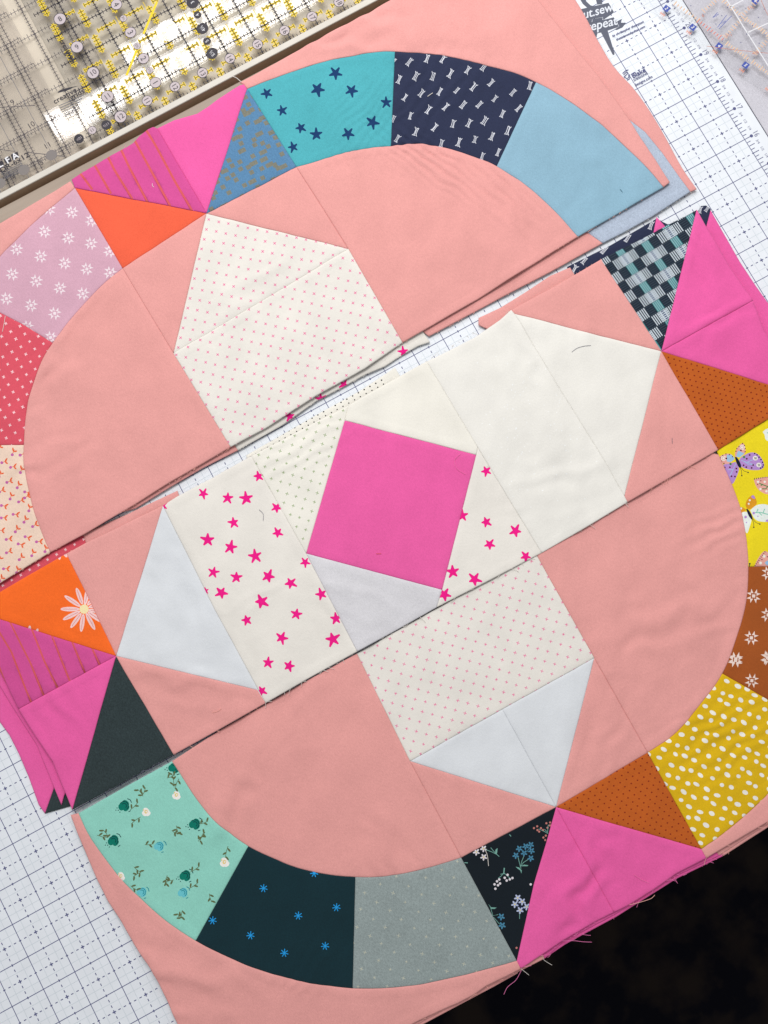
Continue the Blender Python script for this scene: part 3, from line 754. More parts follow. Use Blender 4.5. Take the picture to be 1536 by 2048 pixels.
# ---- top row, sheet beneath
T2 = Layer('quilt_row', 'second peach sheet peeking out right of and below the top quilt row', 'quilt rows laid out in stacks', 0.075, 2.0, .05).begin(1300, 300)
T2o = [(1060, -130), (1100, -70), (1150, 0), (1171, 35), (1192, 75), (1227, 133), (1265, 174.5), (1300, 223), (1331.5, 276), (1363, 335), (1393, 379)]
T2i = [(1380, 384.6), (1359, 356), (1324.6, 307), (1290, 265), (1256.5, 239), (1190, 190), (1100, 150), (1000, 120), (940, 60), (940, -60)]
patch(T2, 'peach_patch', spline(T2o, 3) + T2i, M_PEACH, label='curved peach border strip')
patch(T2, 'chambray_patch', [(1380, 384.6), (1359, 356), (1324.6, 307), (1290, 265), (1256.5, 239), (1190, 190), (1120, 260), (1060, 370), (1140, 440), (1205, 487), (1250, 464), (1304, 434), (1350, 404)], M_CHAMB, sp=8, label='pale chambray patch')
patch(T2, 'peach_patch', [(1205, 487), (1140, 440), (1060, 370), (900, 420), (760, 480), (846, 663.6), (858, 673), (1000, 597), (1100, 545)], M_PEACH)
pr = [(star(x, y, 11, inner=.45), M_STARINK) for x, y in ((806.7, 704), (688, 770), (642.5, 798), (580, 833))]
patch(T2, 'cream_patch', [(846, 663.6), (760, 480), (420, 660), (468, 888), (476, 901), (566, 850), (632, 803), (690, 772), (730, 750), (770, 733), (803, 711), (837, 692), (860, 684.5)], M_CREAM, pr)
patch(T2, 'peach_patch', [(476, 901), (468, 888), (420, 660), (180, 760), (120, 1000), (225, 1030), (271, 1017), (338, 976), (406, 936)], M_PEACH)

# ---- top row
T1 = Layer('quilt_row', 'uppermost quilt row with teal star, navy bow-tie and light blue arc patches', 'quilt rows laid out in stacks', 0.138, 2.0, .12,
           ripples=[(860, 325, 120, .30, math.radians(35), 15, .020), (1010, 395, 90, .5, math.radians(48), 20, .014), (730, 230, 80, .8, math.radians(-48), 15, .010), (870, 190, 120, .6, math.radians(-55), 24, .012), (690, 320, 70, .5, math.radians(70), 18, .008), (1180, 330, 130, .5, math.radians(-60), 70, .005),
                    (110, 730, 120, .35, math.radians(-60), 60, .03), (100, 920, 90, .5, math.radians(-30), 50, .02), (700, 60, 200, .3, math.radians(10), 60, .03), (520, 560, 90, .4, math.radians(-30), 40, .012)]).begin(600, 500)
TOPL = [(489, 172), (480, 169), (531, 140), (598, 102), (670, 64), (737, 29), (785, 0), (870, -48), (975, -105), (1020, -65), (1073, 0), (1105, 42), (1136, 82), (1195, 153.5), (1241, 216), (1256.5, 239), (1279, 276), (1310, 322), (1338.5, 366.5)]
patch(T1, 'peach_patch', TOPL + TOUT[::-1], M_PEACH, lift=.010, label='peach border outside the arc')
patch(T1, 'peach_patch', [(150.6, 377), (142, 364), (0, 450), (-130, 530), (-235, 800), (-240, 1030), (-190, 1285), (-55, 1203)] + SOUT[::-1][1:-1], M_PEACH, label='peach border outside the arc')
pr = []
for x, y, r, ro in ((565, 440, 38, .3), (460, 535, 42, .1), (660, 542, 38, .2), (160, 560, 32, .4), (865, 613, 32, .9), (250, 660, 30, .7), (783, 733, 37, .1), (360, 760, 31, .5), (452, 800, 36, .9), (640, 800, 36, .3), (315, 875, 31, .6)):
    p = zB_([(x, y)])[0]; pr.append((star(p[0], p[1], r * K1 * 1.08, ro, .44, .10), M_NAVYINK))
patch(T1, 'teal_star_patch', upto(TOUT, (495, 181), (790, 107.6)) + upto(TINN, (782, 294), (593.4, 336)), M_TEAL, pr, sp=4.5, label='teal patch printed with navy stars')
bt = zB_([(1000, 380), (1105, 360), (1198, 362), (940, 482), (1038, 465), (1140, 463), (1243, 448), (1343, 425), (1438, 405), (975, 587), (1073, 563), (1180, 550), (1280, 545), (1378, 523), (1482, 497), (905, 380), (905, 710), (1007, 695), (1113, 657), (1215, 642), (1318, 630), (1413, 625), (1505, 590), (930, 825), (1040, 788), (1150, 762), (1258, 740), (1352, 737), (1445, 720), (1190, 853), (1293, 847), (1387, 832), (1487, 812), (1430, 930), (1525, 908)]) + zC1([(170, 500), (72, 540), (105, 630), (12, 660), (45, 757)])
patch(T1, 'navy_bowtie_patch', upto(TOUT, (790, 107.6), (1071.5, 167)) + upto(TINN, (993, 335), (782, 294)), M_NAVY, bowties(bt), sp=4.5, label='navy patch with white bow-tie thread tufts')
patch(T1, 'light_blue_patch', upto(TOUT, (1071.5, 167), (1326, 376)) + upto(TINN, (1155, 475), (993, 335)), M_LTBLUE, sp=6, label='plain light blue patch')
pr = []
for x, y in lattice((400, 170, 620, 450), (500, 300), (15.5, -7.4), (6.5, 14.5)):
    if random.random() < .80:
        w = 4.4; l2 = w * random.choice((1.05, 1.05, 1.05, 1.8)); x += random.choice((0, 0, 5, -5)); y += random.choice((0, 0, 4, -4))
        ax, ay, bx, by = .90, -.43, .47, .88
        pr.append(([(x - ax * l2 - bx * w, y - ay * l2 - by * w), (x + ax * l2 - bx * w, y + ay * l2 - by * w), (x + ax * l2 + bx * w, y + ay * l2 + by * w), (x - ax * l2 + bx * w, y - ay * l2 + by * w)], M_GOLD))
patch(T1, 'blue_check_patch', [KT, (495, 181), (593.4, 336)], M_BLUE, pr, label='blue patch woven with olive gold blocks')
patch(T1, 'pink_patch', [KT, (316, 260), (349, 244), (396, 230), (418, 217), (440, 200), (481, 174), (489, 172), (495, 181)], M_PINK, lift=.012, label='plain pink patch')
pr = [(ribbon(zA(l), 4.6), M_STRIPE) for l in ([(460, 1010), (490, 1045), (550, 1125)], [(545, 950), (580, 1010), (660, 1150)], [(630, 910), (680, 1010), (785, 1180)], [(705, 860), (760, 980), (880, 1210)], [(785, 810), (850, 930), (1010, 1225)], [(845, 740), (925, 870), (1035, 1075), (1140, 1255)])]
patch(T1, 'striped_pink_patch', [KT, (150.6, 377), (144, 361), (161, 349), (237, 305), (267, 288), (281, 274), (298, 261), (308, 257), (316, 260)], M_STRIPEPINK, pr, lift=.012, label='magenta patch with thin orange stripes')
patch(T1, 'orange_patch', [KT, (247, 539), (150.6, 377)], M_ORANGE, label='plain orange patch')
pr = []
for x, y in zE([(430, 255), (295, 235), (268, 368), (105, 475), (408, 407), (545, 305), (247, 517), (80, 622), (388, 557), (543, 440), (655, 487), (222, 663), (45, 765), (362, 705), (520, 592), (190, 805), (497, 738), (657, 615), (330, 853), (165, 930), (305, 995), (-75, 720), (-60, 580)]):
    pr += [(s_, M_LILACINK) for s_ in sawstar(x, y, 13.0, math.radians(12))]
patch(T1, 'lilac_star_patch', upto(SOUT, (150.6, 377), (-98, 690))[:-4] + [(-40, 606), (0, 626), (47, 650)] + upto(_all, (108, 688), (247, 539)) , M_LILAC, pr, label='lilac patch with pale sawtooth stars')
pr = crosses((-140, 600, 130, 920), (33, 679), (28, 5), (10, 15.2), 3.2, 1.7, .25, M_REDINK)
_o1 = upto(SOUT, (150.6, 377), (-98, 690))[:-4][-1]
patch(T1, 'coral_patch', [_o1] + [p for p in upto(SOUT, (-98, 690), (-132, 890))] + [(-60, 891), (0, 891)] + upto(_all, (50, 891), (108, 688)) + [(47, 650), (0, 626), (-40, 606)], M_RED, pr, label='coral red patch with tiny pale crosses')
pr = []
for x, y in zF([(85, 430), (30, 485), (85, 515), (133, 535), (5, 560), (60, 600), (115, 625), (15, 655), (70, 690), (130, 715), (30, 745), (100, 795), (180, 760), (30, 815), (155, 828), (15, 890), (105, 885), (212, 858), (60, 940), (170, 930), (238, 955), (130, 972), (60, 1015), (5, 1060), (130, 1050), (200, 1025), (275, 1000), (45, 1115), (110, 1125), (15, 1175), (200, 610), (168, 665), (-40, 520), (-60, 640), (-45, 800), (-70, 900), (-50, 1010), (-40, 1130), (-110, 700), (-120, 850), (-120, 980), (165, 690), (0, 400), (140, 440)]):
    a = random.uniform(-.9, .9) - .3; c, s_ = math.cos(a), math.sin(a); T = lambda u, v: (x + u * c - v * s_, y + u * s_ + v * c)
    pr.append((ribbon([T(-4, 1), T(1, 0), T(6, -.5)], 1.3), M_CHERRY1)); e = T(4.5, -3.2); pr.append((ell(e[0], e[1], 4.2, 1.7, a - .75, 8), M_CHERRY1)); e = T(4.2, 3.0); pr.append((ell(e[0], e[1], 3.8, 1.6, a + .75, 8), M_CHERRY1)); e = T(-5.2, 1.2); pr.append((ell(e[0], e[1], 3.2, 3.0, 0, 9), M_CHERRY2))
patch(T1, 'cherry_print_patch', upto(SOUT, (-132, 890), (-55, 1203)) + [(0, 1168)] + upto(_all, (102, 1105), (50, 891)) + [(0, 891), (-60, 891)], M_CHERRY, pr, label='pale peach patch with orange and orchid cherry sprigs')
patch(T1, 'peach_patch', [(247, 539)] + upto(_all, (247, 539), (102, 1105))[1:] + [(169, 1070), (271, 1009), (338.5, 966.5), (406, 927.6), (462, 895), (348, 708)], M_PEACH, lift=.006, label='peach half round piece')
patch(T1, 'peach_patch', [KT, (247, 539), (348, 708)], M_PEACH)
patch(T1, 'peach_patch', [KT, (593.4, 336), (697, 499)], M_PEACH)
pr = crosses((340, 420, 700, 720), zE([(1237, 300)])[0], (19.4, 3.9), (-4.7, 19.6), 3.3, 1.25, .85, M_CROSSINK)
patch(T1, 'cross_print_patch', [KT, (348, 708), (697, 499)], M_CREAM, pr, label='cream patch with tiny pink crosses, upper triangle')
pr = crosses((340, 490, 820, 910), zG([(97, 132)])[0], (19.45, 4.75), (-4.6, 20.0), 3.3, 1.25, .85, M_CROSSINK)
patch(T1, 'cross_print_patch', [(348, 708), (697, 499), (805, 686), (730.5, 738), (632, 793), (534, 856), (462, 895)], M_CREAM, pr, lift=.006, label='cream patch with tiny pink crosses, lower rectangle')
patch(T1, 'peach_patch', TINN + EDGE_T1[1:] + [(697, 499)], M_PEACH, sp=4.5, lift=.004, label='peach half round piece')

# ---- middle row, lowest sheet
M3 = Layer('quilt_row', 'lowest pink sheet of the middle stack, sticking out at the far left', 'quilt rows laid out in stacks', 0.03, 5.0, .03).begin(60, 1560)
patch(M3, 'pink_patch', [(-90, 1380), (-20, 1425), (0, 1444), (19, 1470), (38, 1507.6), (57, 1552), (77.5, 1609), (90, 1627), (106, 1582), (140, 1480), (160, 1400), (60, 1330), (-60, 1300)], M_PINK, sp=6, lift=.01)
patch(M3, 'charcoal_patch', [(90, 1627), (142, 1612), (200, 1580), (240, 1450), (160, 1400), (140, 1480), (106, 1582)], M_CHAR)
patch(M3, 'navy_bowtie_patch', [(1134, 534), (1216, 493.6), (1260, 468), (1312, 438), (1380, 470), (1390, 520), (1330, 560), (1240, 600), (1165, 575), (1148, 553)], M_NAVY, bowties(zD([(240, 500), (380, 425), (545, 340), (710, 250), (170, 560)]), 9), sp=6)
patch(M3, 'navy_bowtie_patch', [(1396, 422), (1402, 412), (1412, 411), (1421, 418), (1421, 424), (1412, 455), (1406, 500), (1390, 470)], M_NAVY, bowties([(1400, 420), (1414, 418)], 7), sp=5)
patch(M3, 'pink_patch', [(1421, 421), (1443.5, 461), (1480, 525), (1511.6, 573), (1536, 607), (1630, 730), (1700, 850), (1560, 760), (1430, 640), (1406, 500), (1412, 455)], M_PINK, sp=6, lift=.01)

M2 = Layer('quilt_row', 'middle sheet of the middle stack, its coral and dotted edges showing above the row', 'quilt rows laid out in stacks', 0.085, 5.0, .03).begin(150, 1100)
patch(M2, 'pink_patch', [(-75, 1250), (24, 1412), (48, 1450), (73, 1488.6), (100, 1555), (123, 1610), (128, 1592), (180, 1480), (200, 1400), (120, 1320), (0, 1240)], M_PINK, sp=6)
patch(M2, 'coral_patch', [(-90, 1225), (0, 1155), (101, 1096), (166, 1068), (172, 1086), (200, 1130), (120, 1200), (0, 1230)], M_RED, crosses((-90, 1050, 210, 1240), (60, 1140), (28, 5), (10, 15.2), 3.0, 1.6, .25, M_REDINK), label='coral red patch showing as a strip')
patch(M2, 'peach_patch', [(172, 1086), (166, 1068), (258, 1027), (355, 981.5), (358, 991), (380, 1040), (260, 1100), (200, 1130)], M_PEACH)
pr = []
for i in range(24):
    x = 497 + i * 8.7 * 1.33; y = 902 - i * 4.75 * 1.33
    if random.random() < .95: pr.append((ell(x, y + 4, 1.7, 1.6, 0, 8), M_BLACKDOT))
    if i > 12: pr.append((ell(x - 3, y - 6, 1.5, 1.4, 0, 8), M_BLACKDOT))
    pr.append((ell(x + 4, y + 12, 1.5, 1.4, 0, 8), M_BLACKDOT))
patch(M2, 'dotted_white_patch', [(492, 911), (560, 872), (640, 826), (720, 782), (790, 735), (800, 752), (820, 800), (600, 930), (510, 960)], M_IVORY, pr, sp=6, label='white patch with black pin dots showing as a strip')
patch(M2, 'peach_patch', [(957, 650), (957, 636), (1000, 616), (1050, 585), (1100, 552), (1140, 535), (1165, 575), (1100, 640), (1000, 670)], M_PEACH)
patch(M2, 'pink_patch', [(1313, 434), (1328.5, 451), (1360, 500), (1340, 560), (1290, 540), (1307, 466)], M_PINK, sp=5)

# ---- middle row
M1 = Layer('quilt_row', 'middle quilt row with the hot pink centre square and pink star strips', 'quilt rows laid out in stacks', 0.175, 5.0, .13,
           ripples=[(1040, 700, 130, .5, math.radians(85), 120, .018), (1120, 960, 110, .5, math.radians(-15), 40, .012), (1440, 640, 90, .4, math.radians(-30), 55, .018), (1400, 520, 70, .4, math.radians(65), 40, .02), (600, 900, 100, .4, math.radians(-28), 26, .014), (520, 1195, 60, .3, math.radians(-25), 22, .012), (720, 1200, 90, .5, math.radians(20), 40, .012), (370, 1180, 100, .5, math.radians(60), 50, .014), (380, 1370, 110, .4, math.radians(10), 50, .02), (120, 1420, 80, .5, math.radians(60), 40, .015)]).begin(800, 1050)
K2 = (1321.5, 704)
pr = []
e1 = np.array([14.7, -8.9]); e2 = np.array([12.9, 18.5]); og = np.array(zP([(268, 800)])[0])
def pcell(i, j, u0, v0, u1, v1): return [tuple(og + e1 * (i + u) + e2 * (j + v)) for u, v in ((u0, v0), (u1, v0), (u1, v1), (u0, v1))]
for i in range(-10, 16):
    for j in range(-4, 12):
        cx, cy = og + e1 * (i + .5) + e2 * (j + .5)
        if not (1185 < cx < 1405 and 405 < cy < 720): continue
        c = i % 6; k = (('s', 'g', 's', 'd', 't', 'd') if j % 2 == 0 else ('d', 't', 'd', 's', 'g', 's'))[c]
        if k == 's':
            for t in range(4): pr.append((pcell(i, j, .07 + t * .25, .02, .20 + t * .25, .98), M_PLAIDW))
        elif k == 'd':
            for t in range(5): pr.append((pcell(i, j, .05, .08 + t * .2, .95, .14 + t * .2), M_PLAIDG))
        elif k == 't':
            pr.append((pcell(i, j, .03, .02, .97, .98), M_PLAIDT))
            for t in range(4): pr.append((pcell(i, j, .14 + t * .22, .02, .19 + t * .22, .98), M_PLAIDW))
        else:
            pr.append((pcell(i, j, -.15, .02, 1.15, .98), M_PLAIDW))
            for t in range(5): pr.append((pcell(i, j, .32, .07 + t * .185, .68, .16 + t * .185), M_PLAIDB))
            for t in range(5):
                for u in (-.08, .08, .82, .98): pr.append((pcell(i, j, u, .07 + t * .185, u + .08, .15 + t * .185), M_PLAIDG))
patch(M1, 'plaid_patch', [K2, (1201, 521), (1296, 472), (1392, 422)], M_PLAID, pr, label='navy, white and teal checked plaid patch')
patch(M1, 'pink_patch', [K2, (1392, 421), (1415, 462), (1455, 533), (1503, 604)], M_PINK, sp=6, lift=.012, label='plain pink patch')
patch(M1, 'pink_patch', [K2, (1503, 604), (1526, 664), (1560, 710), (1640, 790), (1536, 770)], M_PINK, sp=6, label='plain pink patch')
def browndots(box, org, a=(11.4, 3.3), b=(3.0, 11.6)): return [(ell(x, y, 1.75, 1.6, 0, 8), M_BROWNINK) for x, y in lattice(box, org, a, b)]
patch(M1, 'brown_dot_patch', [K2, (1536, 770), (1640, 790), (1536, 838), (1436, 900)], M_BROWN, browndots((1320, 700, 1640, 905), zD([(830, 1185)])[0]), label='amber brown patch with dark pin dots')
patch(M1, 'peach_patch', [K2, (1029, 629), (1022, 621), (1100, 579), (1201, 521)], M_PEACH)
patch(M1, 'peach_patch', [K2, (1436, 900), (1254, 1005), (1248, 993)], M_PEACH)
patch(M1, 'white_patch', [K2, (1248, 993), (1197, 905), (1129, 796), (1078, 712), (1029, 629)], M_BRIGHTW, label='mottled white patch, large triangle')
pr = []
for k in range(150):
    x = random.gauss(1060, 70); y = random.gauss(870, 95); pr.append((ell(x, y, random.uniform(.7, 1.8), random.uniform(.6, 1.3), random.uniform(0, 3), 6), M_SPECK))
patch(M1, 'white_patch', [(1029, 629), (1078, 712), (1129, 796), (1197, 905), (1248, 993), (1254, 1005), (1170, 1056), (1083, 1106), (955, 896), (853, 724), (950, 676), (1000, 641), (1022, 621)], M_BRIGHTW, pr, label='white on white printed strip')
patch(M1, 'ivory_patch', [(690, 842), (697, 812), (780, 764), (853, 724), (955, 896), (952, 911)], M_IVORY, lift=.010, label='plain ivory patch')
patch(M1, 'pink_square_patch', [(690, 842), (952, 911), (884, 1180), (613, 1107.5)], M_PINK, label='hot pink centre square')
def stars(zf_, L_, sc): return [(star(*zf_([(x, y)])[0], r * sc * 1.08, None, .47, .15), M_STARINK) for x, y, r in L_]
zR = lambda pts: zm(860, 860, 280 / 1509, pts)
pr = stars(zR, [(605, 448, 55), (345, 925, 60), (605, 995, 58), (640, 1235, 60), (920, 1090, 65), (245, 1530, 68), (478, 1612, 70), (155, 1775, 70), (1030, 1365, 58)], 280 / 1509)
patch(M1, 'star_print_patch', [(952, 911), (955, 896), (1083, 1106), (980, 1160), (873, 1215), (884, 1180)], M_CREAM, pr, label='cream triangle with hot pink stars')
patch(M1, 'pale_grey_patch', [(613, 1107.5), (884, 1180), (873, 1215), (790, 1262), (714.5, 1303)], M_GREYW, label='plain pale grey white patch')
pr = crosses((490, 800, 710, 1120), zG([(593, 710)])[0], (18.3, 5.7), (-5.7, 18.3), 3.2, 1.2, .3, M_GREENINK)
patch(M1, 'green_cross_patch', [(690, 842), (613, 1107.5), (503, 913), (600, 862), (697, 812)], M_IVORY, pr, sp=6, label='ivory patch with tiny sage green crosses')
pr = stars(zK, [(260, 113, 29), (402, 137, 31), (512, 140, 37), (437, 282, 32), (285, 385, 38), (420, 428, 36), (565, 480, 38), (697, 343, 30), (320, 575, 31), (455, 605, 33), (643, 600, 38), (775, 640, 35), (367, 697, 36), (602, 748, 40), (515, 858, 31), (808, 822, 33), (722, 963, 34), (640, 1108, 32), (765, 1128, 33), (603, 1275, 31), (1022, 970, 40), (955, 705, 33), (585, 10, 30), (690, 195, 30), (860, 517, 28), (272, 685, 22), (1040, 848, 34), (20, 185, 28)], K1)
patch(M1, 'star_print_patch', [(327, 1012), (355, 994), (420, 960), (503, 913), (613, 1107.5), (714.5, 1303), (620, 1355), (531.6, 1406), (430, 1218)], M_CREAM, pr, label='long cream strip with hot pink stars')
patch(M1, 'cool_white_patch', [(327, 1012), (430, 1218), (531.6, 1406), (515, 1380), (234, 1312)], M_COOL, label='plain cool white triangle')
patch(M1, 'peach_patch', [(327, 1012), (234, 1312), (135.5, 1108), (172.6, 1087), (250, 1049)], M_PEACH)
patch(M1, 'peach_patch', [(234, 1312), (515, 1380), (531.6, 1406), (440, 1458), (348, 1509)], M_PEACH)
pr = []
dc = zI([(503, 527)])[0]
def daisy(c, angs, L=46, w=10):
    for a in angs:
        ca, sa = math.cos(a), math.sin(a); p = (c[0] + ca * L * .60, c[1] + sa * L * .60); l = L * random.uniform(.38, .44)
        pr.append((ell(p[0], p[1], l, w * .46, a, 14), M_PETAL)); pr.append((ribbon([(c[0] + ca * L * .3, c[1] + sa * L * .3), (c[0] + ca * L * .9, c[1] + sa * L * .9)], .9), M_PETALD))
    pr.append((ell(c[0], c[1], 9.3, 9.3, 0, 18), M_BUTTER))
daisy(dc, [math.radians(v) for v in (-110, -145, -180, 153, 125, 97, 62, 35, 10, -20, -50, -80)])
daisy(zI([(340, 110)])[0], [math.radians(v) for v in (60, 80, 105)], 44); daisy(zI([(160, 770)])[0], [math.radians(v) for v in (-110, -80, -60)], 50)
patch(M1, 'orange_daisy_patch', [(234, 1312), (0, 1238), (-62, 1218), (0, 1185.6), (135.5, 1108)], M_ORANGE2, pr, label='bright orange patch with a pale pink daisy')
pr = [(ribbon(zI(l), 3.6), M_STRIPE) for l in ([(-40, 560), (0, 655), (75, 780), (160, 1000), (195, 1085)], [(60, 590), (105, 680), (190, 850), (270, 1045)], [(185, 620), (270, 830), (350, 995)], [(305, 655), (420, 950)], [(425, 700), (515, 915)], [(545, 745), (600, 865)], [(-60, 740), (0, 860), (60, 1030), (115, 1125)])]
patch(M1, 'striped_pink_patch', [(234, 1312), (39, 1418), (0, 1338), (-62, 1218), (0, 1238)], M_STRIPEPINK, pr, lift=.006, label='magenta patch with thin orange stripes')
patch(M1, 'pink_patch', [(234, 1312), (146, 1619), (107.6, 1523), (70, 1468), (39, 1418)], M_PINK, sp=6, label='plain pink patch')
patch(M1, 'charcoal_patch', [(234, 1312), (348, 1509), (250, 1563), (146, 1619)], M_CHAR, lift=-.006, label='dark charcoal green twill patch')

# ---- bottom row, sheets beneath
B3 = Layer('quilt_row', 'lowest sheet of the bottom stack, only its shaded peach and pink lower edge showing', 'quilt rows laid out in stacks', 0.024, 8.0, .02).begin(1100, 1900)
patch(B3, 'peach_patch', [(560, 2204), (840, 2052), (990, 1972), (1036, 1946), (1020, 1880), (800, 1960), (560, 2100)], M_PEACH)
patch(B3, 'pink_patch', [(1086, 1919), (1130, 1889), (1232, 1834), (1352, 1758), (1446, 1712), (1400, 1660), (1200, 1740), (1060, 1840)], M_PINK)
patch(B3, 'peach_patch', [(1446, 1712), (1536, 1654), (1640, 1585), (1600, 1520), (1400, 1660)], M_PEACH)
B2 = Layer('quilt_row', 'sheet just under the bottom row, a peach tab poking out below the pink point', 'quilt rows laid out in stacks', 0.058, 8.0, .02).begin(1060, 1920)
patch(B2, 'peach_patch', [(520, 2222), (840, 2046), (990, 1966), (1046, 1939), (1089, 1917), (1085, 1906), (1020, 1850), (800, 1950), (520, 2110)], M_PEACH)
patch(B2, 'pink_patch', [(1089, 1917), (1128, 1883), (1230, 1829), (1350, 1753), (1438, 1711), (1400, 1660), (1200, 1740), (1060, 1840), (1085, 1906)], M_PINK)
patch(B2, 'peach_patch', [(1438, 1711), (1536, 1648), (1640, 1578), (1600, 1510), (1400, 1660)], M_PEACH)

# ---- bottom row
B1 = Layer('quilt_row', 'bottom quilt row with mint floral, dark teal and mustard dotted arc patches', 'quilt rows laid out in stacks', 0.095, 8.0, .11,
           ripples=[(470, 1600, 90, .4, math.radians(-65), 70, .035), (780, 1700, 100, .5, math.radians(60), 45, .016), (1440, 1480, 110, .7, math.radians(-28), 26, .016), (1430, 1060, 60, .6, math.radians(-25), 24, .018), (1160, 1760, 110, .4, math.radians(-62), 60, .04), (1210, 1480, 100, .4, math.radians(-68), 40, .016), (360, 1960, 140, .5, math.radians(15), 70, .03), (620, 1930, 90, .5, math.radians(-55), 26, .010), (1330, 1250, 130, .5, math.radians(-20), 60, .02), (620, 1420, 120, .6, math.radians(-60), 70, .012)]).begin(900, 1500)
BIN = spline([(345, 1522), (358, 1542), (389, 1590), (424, 1634), (458, 1664), (497, 1692), (550, 1717), (597, 1735), (645, 1746), (711, 1753), (780, 1750), (840, 1738), (881, 1727), (922, 1714)], 4)
BOUT = spline([(158, 1626), (177, 1666), (202.6, 1704), (240.5, 1754.5), (285, 1799), (332, 1840), (392.5, 1880), (458.5, 1914), (526, 1940), (594, 1959), (645, 1969), (705.6, 1975), (780, 1974), (840, 1968), (895, 1957), (963, 1940), (1033, 1920)], 4)
RIN = spline([(1294.5, 1505), (1338.5, 1476), (1370, 1445), (1401, 1406), (1426.5, 1374), (1443, 1347), (1456, 1320), (1467, 1289), (1483, 1240), (1493, 1191), (1495, 1133.7), (1494, 1108), (1490, 1069), (1479, 1015), (1461, 966), (1436, 910)], 4)
ROUT = spline([(1401, 1697), (1441, 1669), (1483, 1635), (1520, 1601), (1536, 1584), (1575, 1530), (1612, 1450), (1640, 1360), (1655, 1260), (1657, 1160), (1645, 1050), (1620, 930), (1583, 828)], 4)
K3 = (1112, 1614)
BL = [(142, 1629.5), (155, 1663), (172.5, 1704), (193, 1754.5), (215, 1799), (244, 1843), (269, 1887), (304, 1935), (326, 1979), (356, 2048), (395, 2120), (465, 2225), (520, 2210), (700, 2110), (840, 2039), (916, 2005), (949, 1987), (971, 1971), (1041, 1936)]
patch(B1, 'peach_patch', BL + BOUT[::-1], M_PEACH, label='peach border outside the arc')
patch(B1, 'peach_patch', ROUT + [(1640, 800), (1730, 1000), (1740, 1300), (1690, 1520), (1640, 1575), (1536, 1641), (1411, 1715)], M_PEACH, label='peach border outside the arc')

def sprig(p, q, n=4):
    out = []; dx, dy = q[0] - p[0], q[1] - p[1]; d = math.hypot(dx, dy); ux, uy = dx / d, dy / d; nx, ny = -uy, ux
    out.append((ribbon([p, (p[0] + dx * .5 + nx * 1.2, p[1] + dy * .5 + ny * 1.2), q], 1.2), M_LEAF))
    for k in range(n):
        f = .3 + .7 * k / max(1, n - 1); s_ = 1 if k % 2 else -1; cx, cy = p[0] + dx * f + nx * s_ * 3.6, p[1] + dy * f + ny * s_ * 3.6
        out.append((ell(cx, cy, 4.6, 1.9, math.atan2(uy, ux) + s_ * .85, 9), M_LEAF))
    return out
def rose(c, r, m1, m2, a):
    ca, sa = math.cos(a), math.sin(a); T = lambda u, v: (c[0] + r * (u * ca - v * sa), c[1] + r * (u * sa + v * ca))
    E_ = lambda u, v, ra, rb, t: ell(*T(u, v), r * ra, r * rb, a + t, 10)
    out = [(E_(0, 0, .82, .70, .3), m1), (E_(.35, -.35, .62, .45, .9), m1), (E_(.30, .42, .60, .42, -.7), m1), (E_(-.45, .1, .50, .58, 0), m1)]
    if m1 is M_ROSE3: out += [(E_(-.1, .05, .42, .34, .4), m2), (E_(-.12, .0, .2, .15, .4), m1), (E_(-.5, .5, .18, .12, 0), m2)]; return out
    for R_ in (.72, .40):
        out.append((ribbon([T(R_ * math.cos(t), R_ * math.sin(t)) for t in (-2.3, -1.6, -.9, -.2, .5, 1.1)], 1.5), m2))
    out.append((ribbon([T(.75, -1.0), T(1.15, -.75), T(1.3, -.25)], 1.7), m2)); out.append((ribbon([T(.9, .95), T(.5, 1.1)], 1.6), m2))
    if m1 is M_ROSE1:
        for u, v in ((-1.15, .1), (-1.05, .5), (-.85, .85), (-1.4, .4)): out.append((ell(*T(u, v), 1.2, 1.2, 0, 6), m2))
    return out
pr = []
for x, y in ((790, 665), (722, 885), (1235, 780), (1172, 1108), (1105, 425)): pr += rose(zJ([(x, y)])[0], 12.5, M_ROSE1, M_ROSE1D, random.uniform(-.3, .3))
for x, y in ((1010, 920), (900, 1210), (1157, 1215)): pr += rose(zJ([(x, y)])[0], 11, M_ROSE2, M_ROSE2D, random.uniform(-.3, .3))
for x, y in ((930, 705), (1120, 600), (768, 1112)): pr += rose(zJ([(x, y)])[0], 9.5, M_ROSE3, M_ROSE3D, random.uniform(1.2, 1.8))
pr += rose((450, 1724), 10.5, M_ROSE3, M_ROSE3D, 1.5)
for p, q in (((830, 690), (880, 640)), ((895, 735), (835, 780)), ((620, 850), (690, 865)), ((690, 860), (655, 815)), ((920, 910), (975, 905)), ((1265, 780), (1320, 760)), ((1255, 890), (1300, 830)), ((1120, 790), (1135, 845)), ((1090, 820), (1130, 845)), ((850, 1050), (895, 1085)), ((895, 1085), (845, 1115)), ((1060, 1105), (1050, 1165)), ((1100, 1135), (1045, 1150)), ((1205, 1085), (1265, 1045)), ((1195, 1190), (1255, 1150)), ((1155, 1325), (1150, 1375)), ((1150, 1375), (1120, 1345)), ((1105, 550), (1090, 460)), ((1060, 490), (1110, 470)), ((1135, 495), (1110, 560)), ((830, 1170), (875, 1200)), ((910, 605), (875, 560)), ((905, 600), (925, 550))):
    pr += sprig(*zJ([p, q]), 3)
for p, q in (((345, 270), (330, 340)), ((205, 185), (180, 245)), ((235, 550), (250, 600))): pr += sprig(*zL([p, q]), 3)
patch(B1, 'mint_floral_patch', upto(BOUT, (158, 1626), (392.5, 1880)) + upto(BIN, (497, 1692), (345, 1522)) + [(250, 1574)], M_MINT, pr, label='mint patch with emerald, blue and white roses')
pr = []
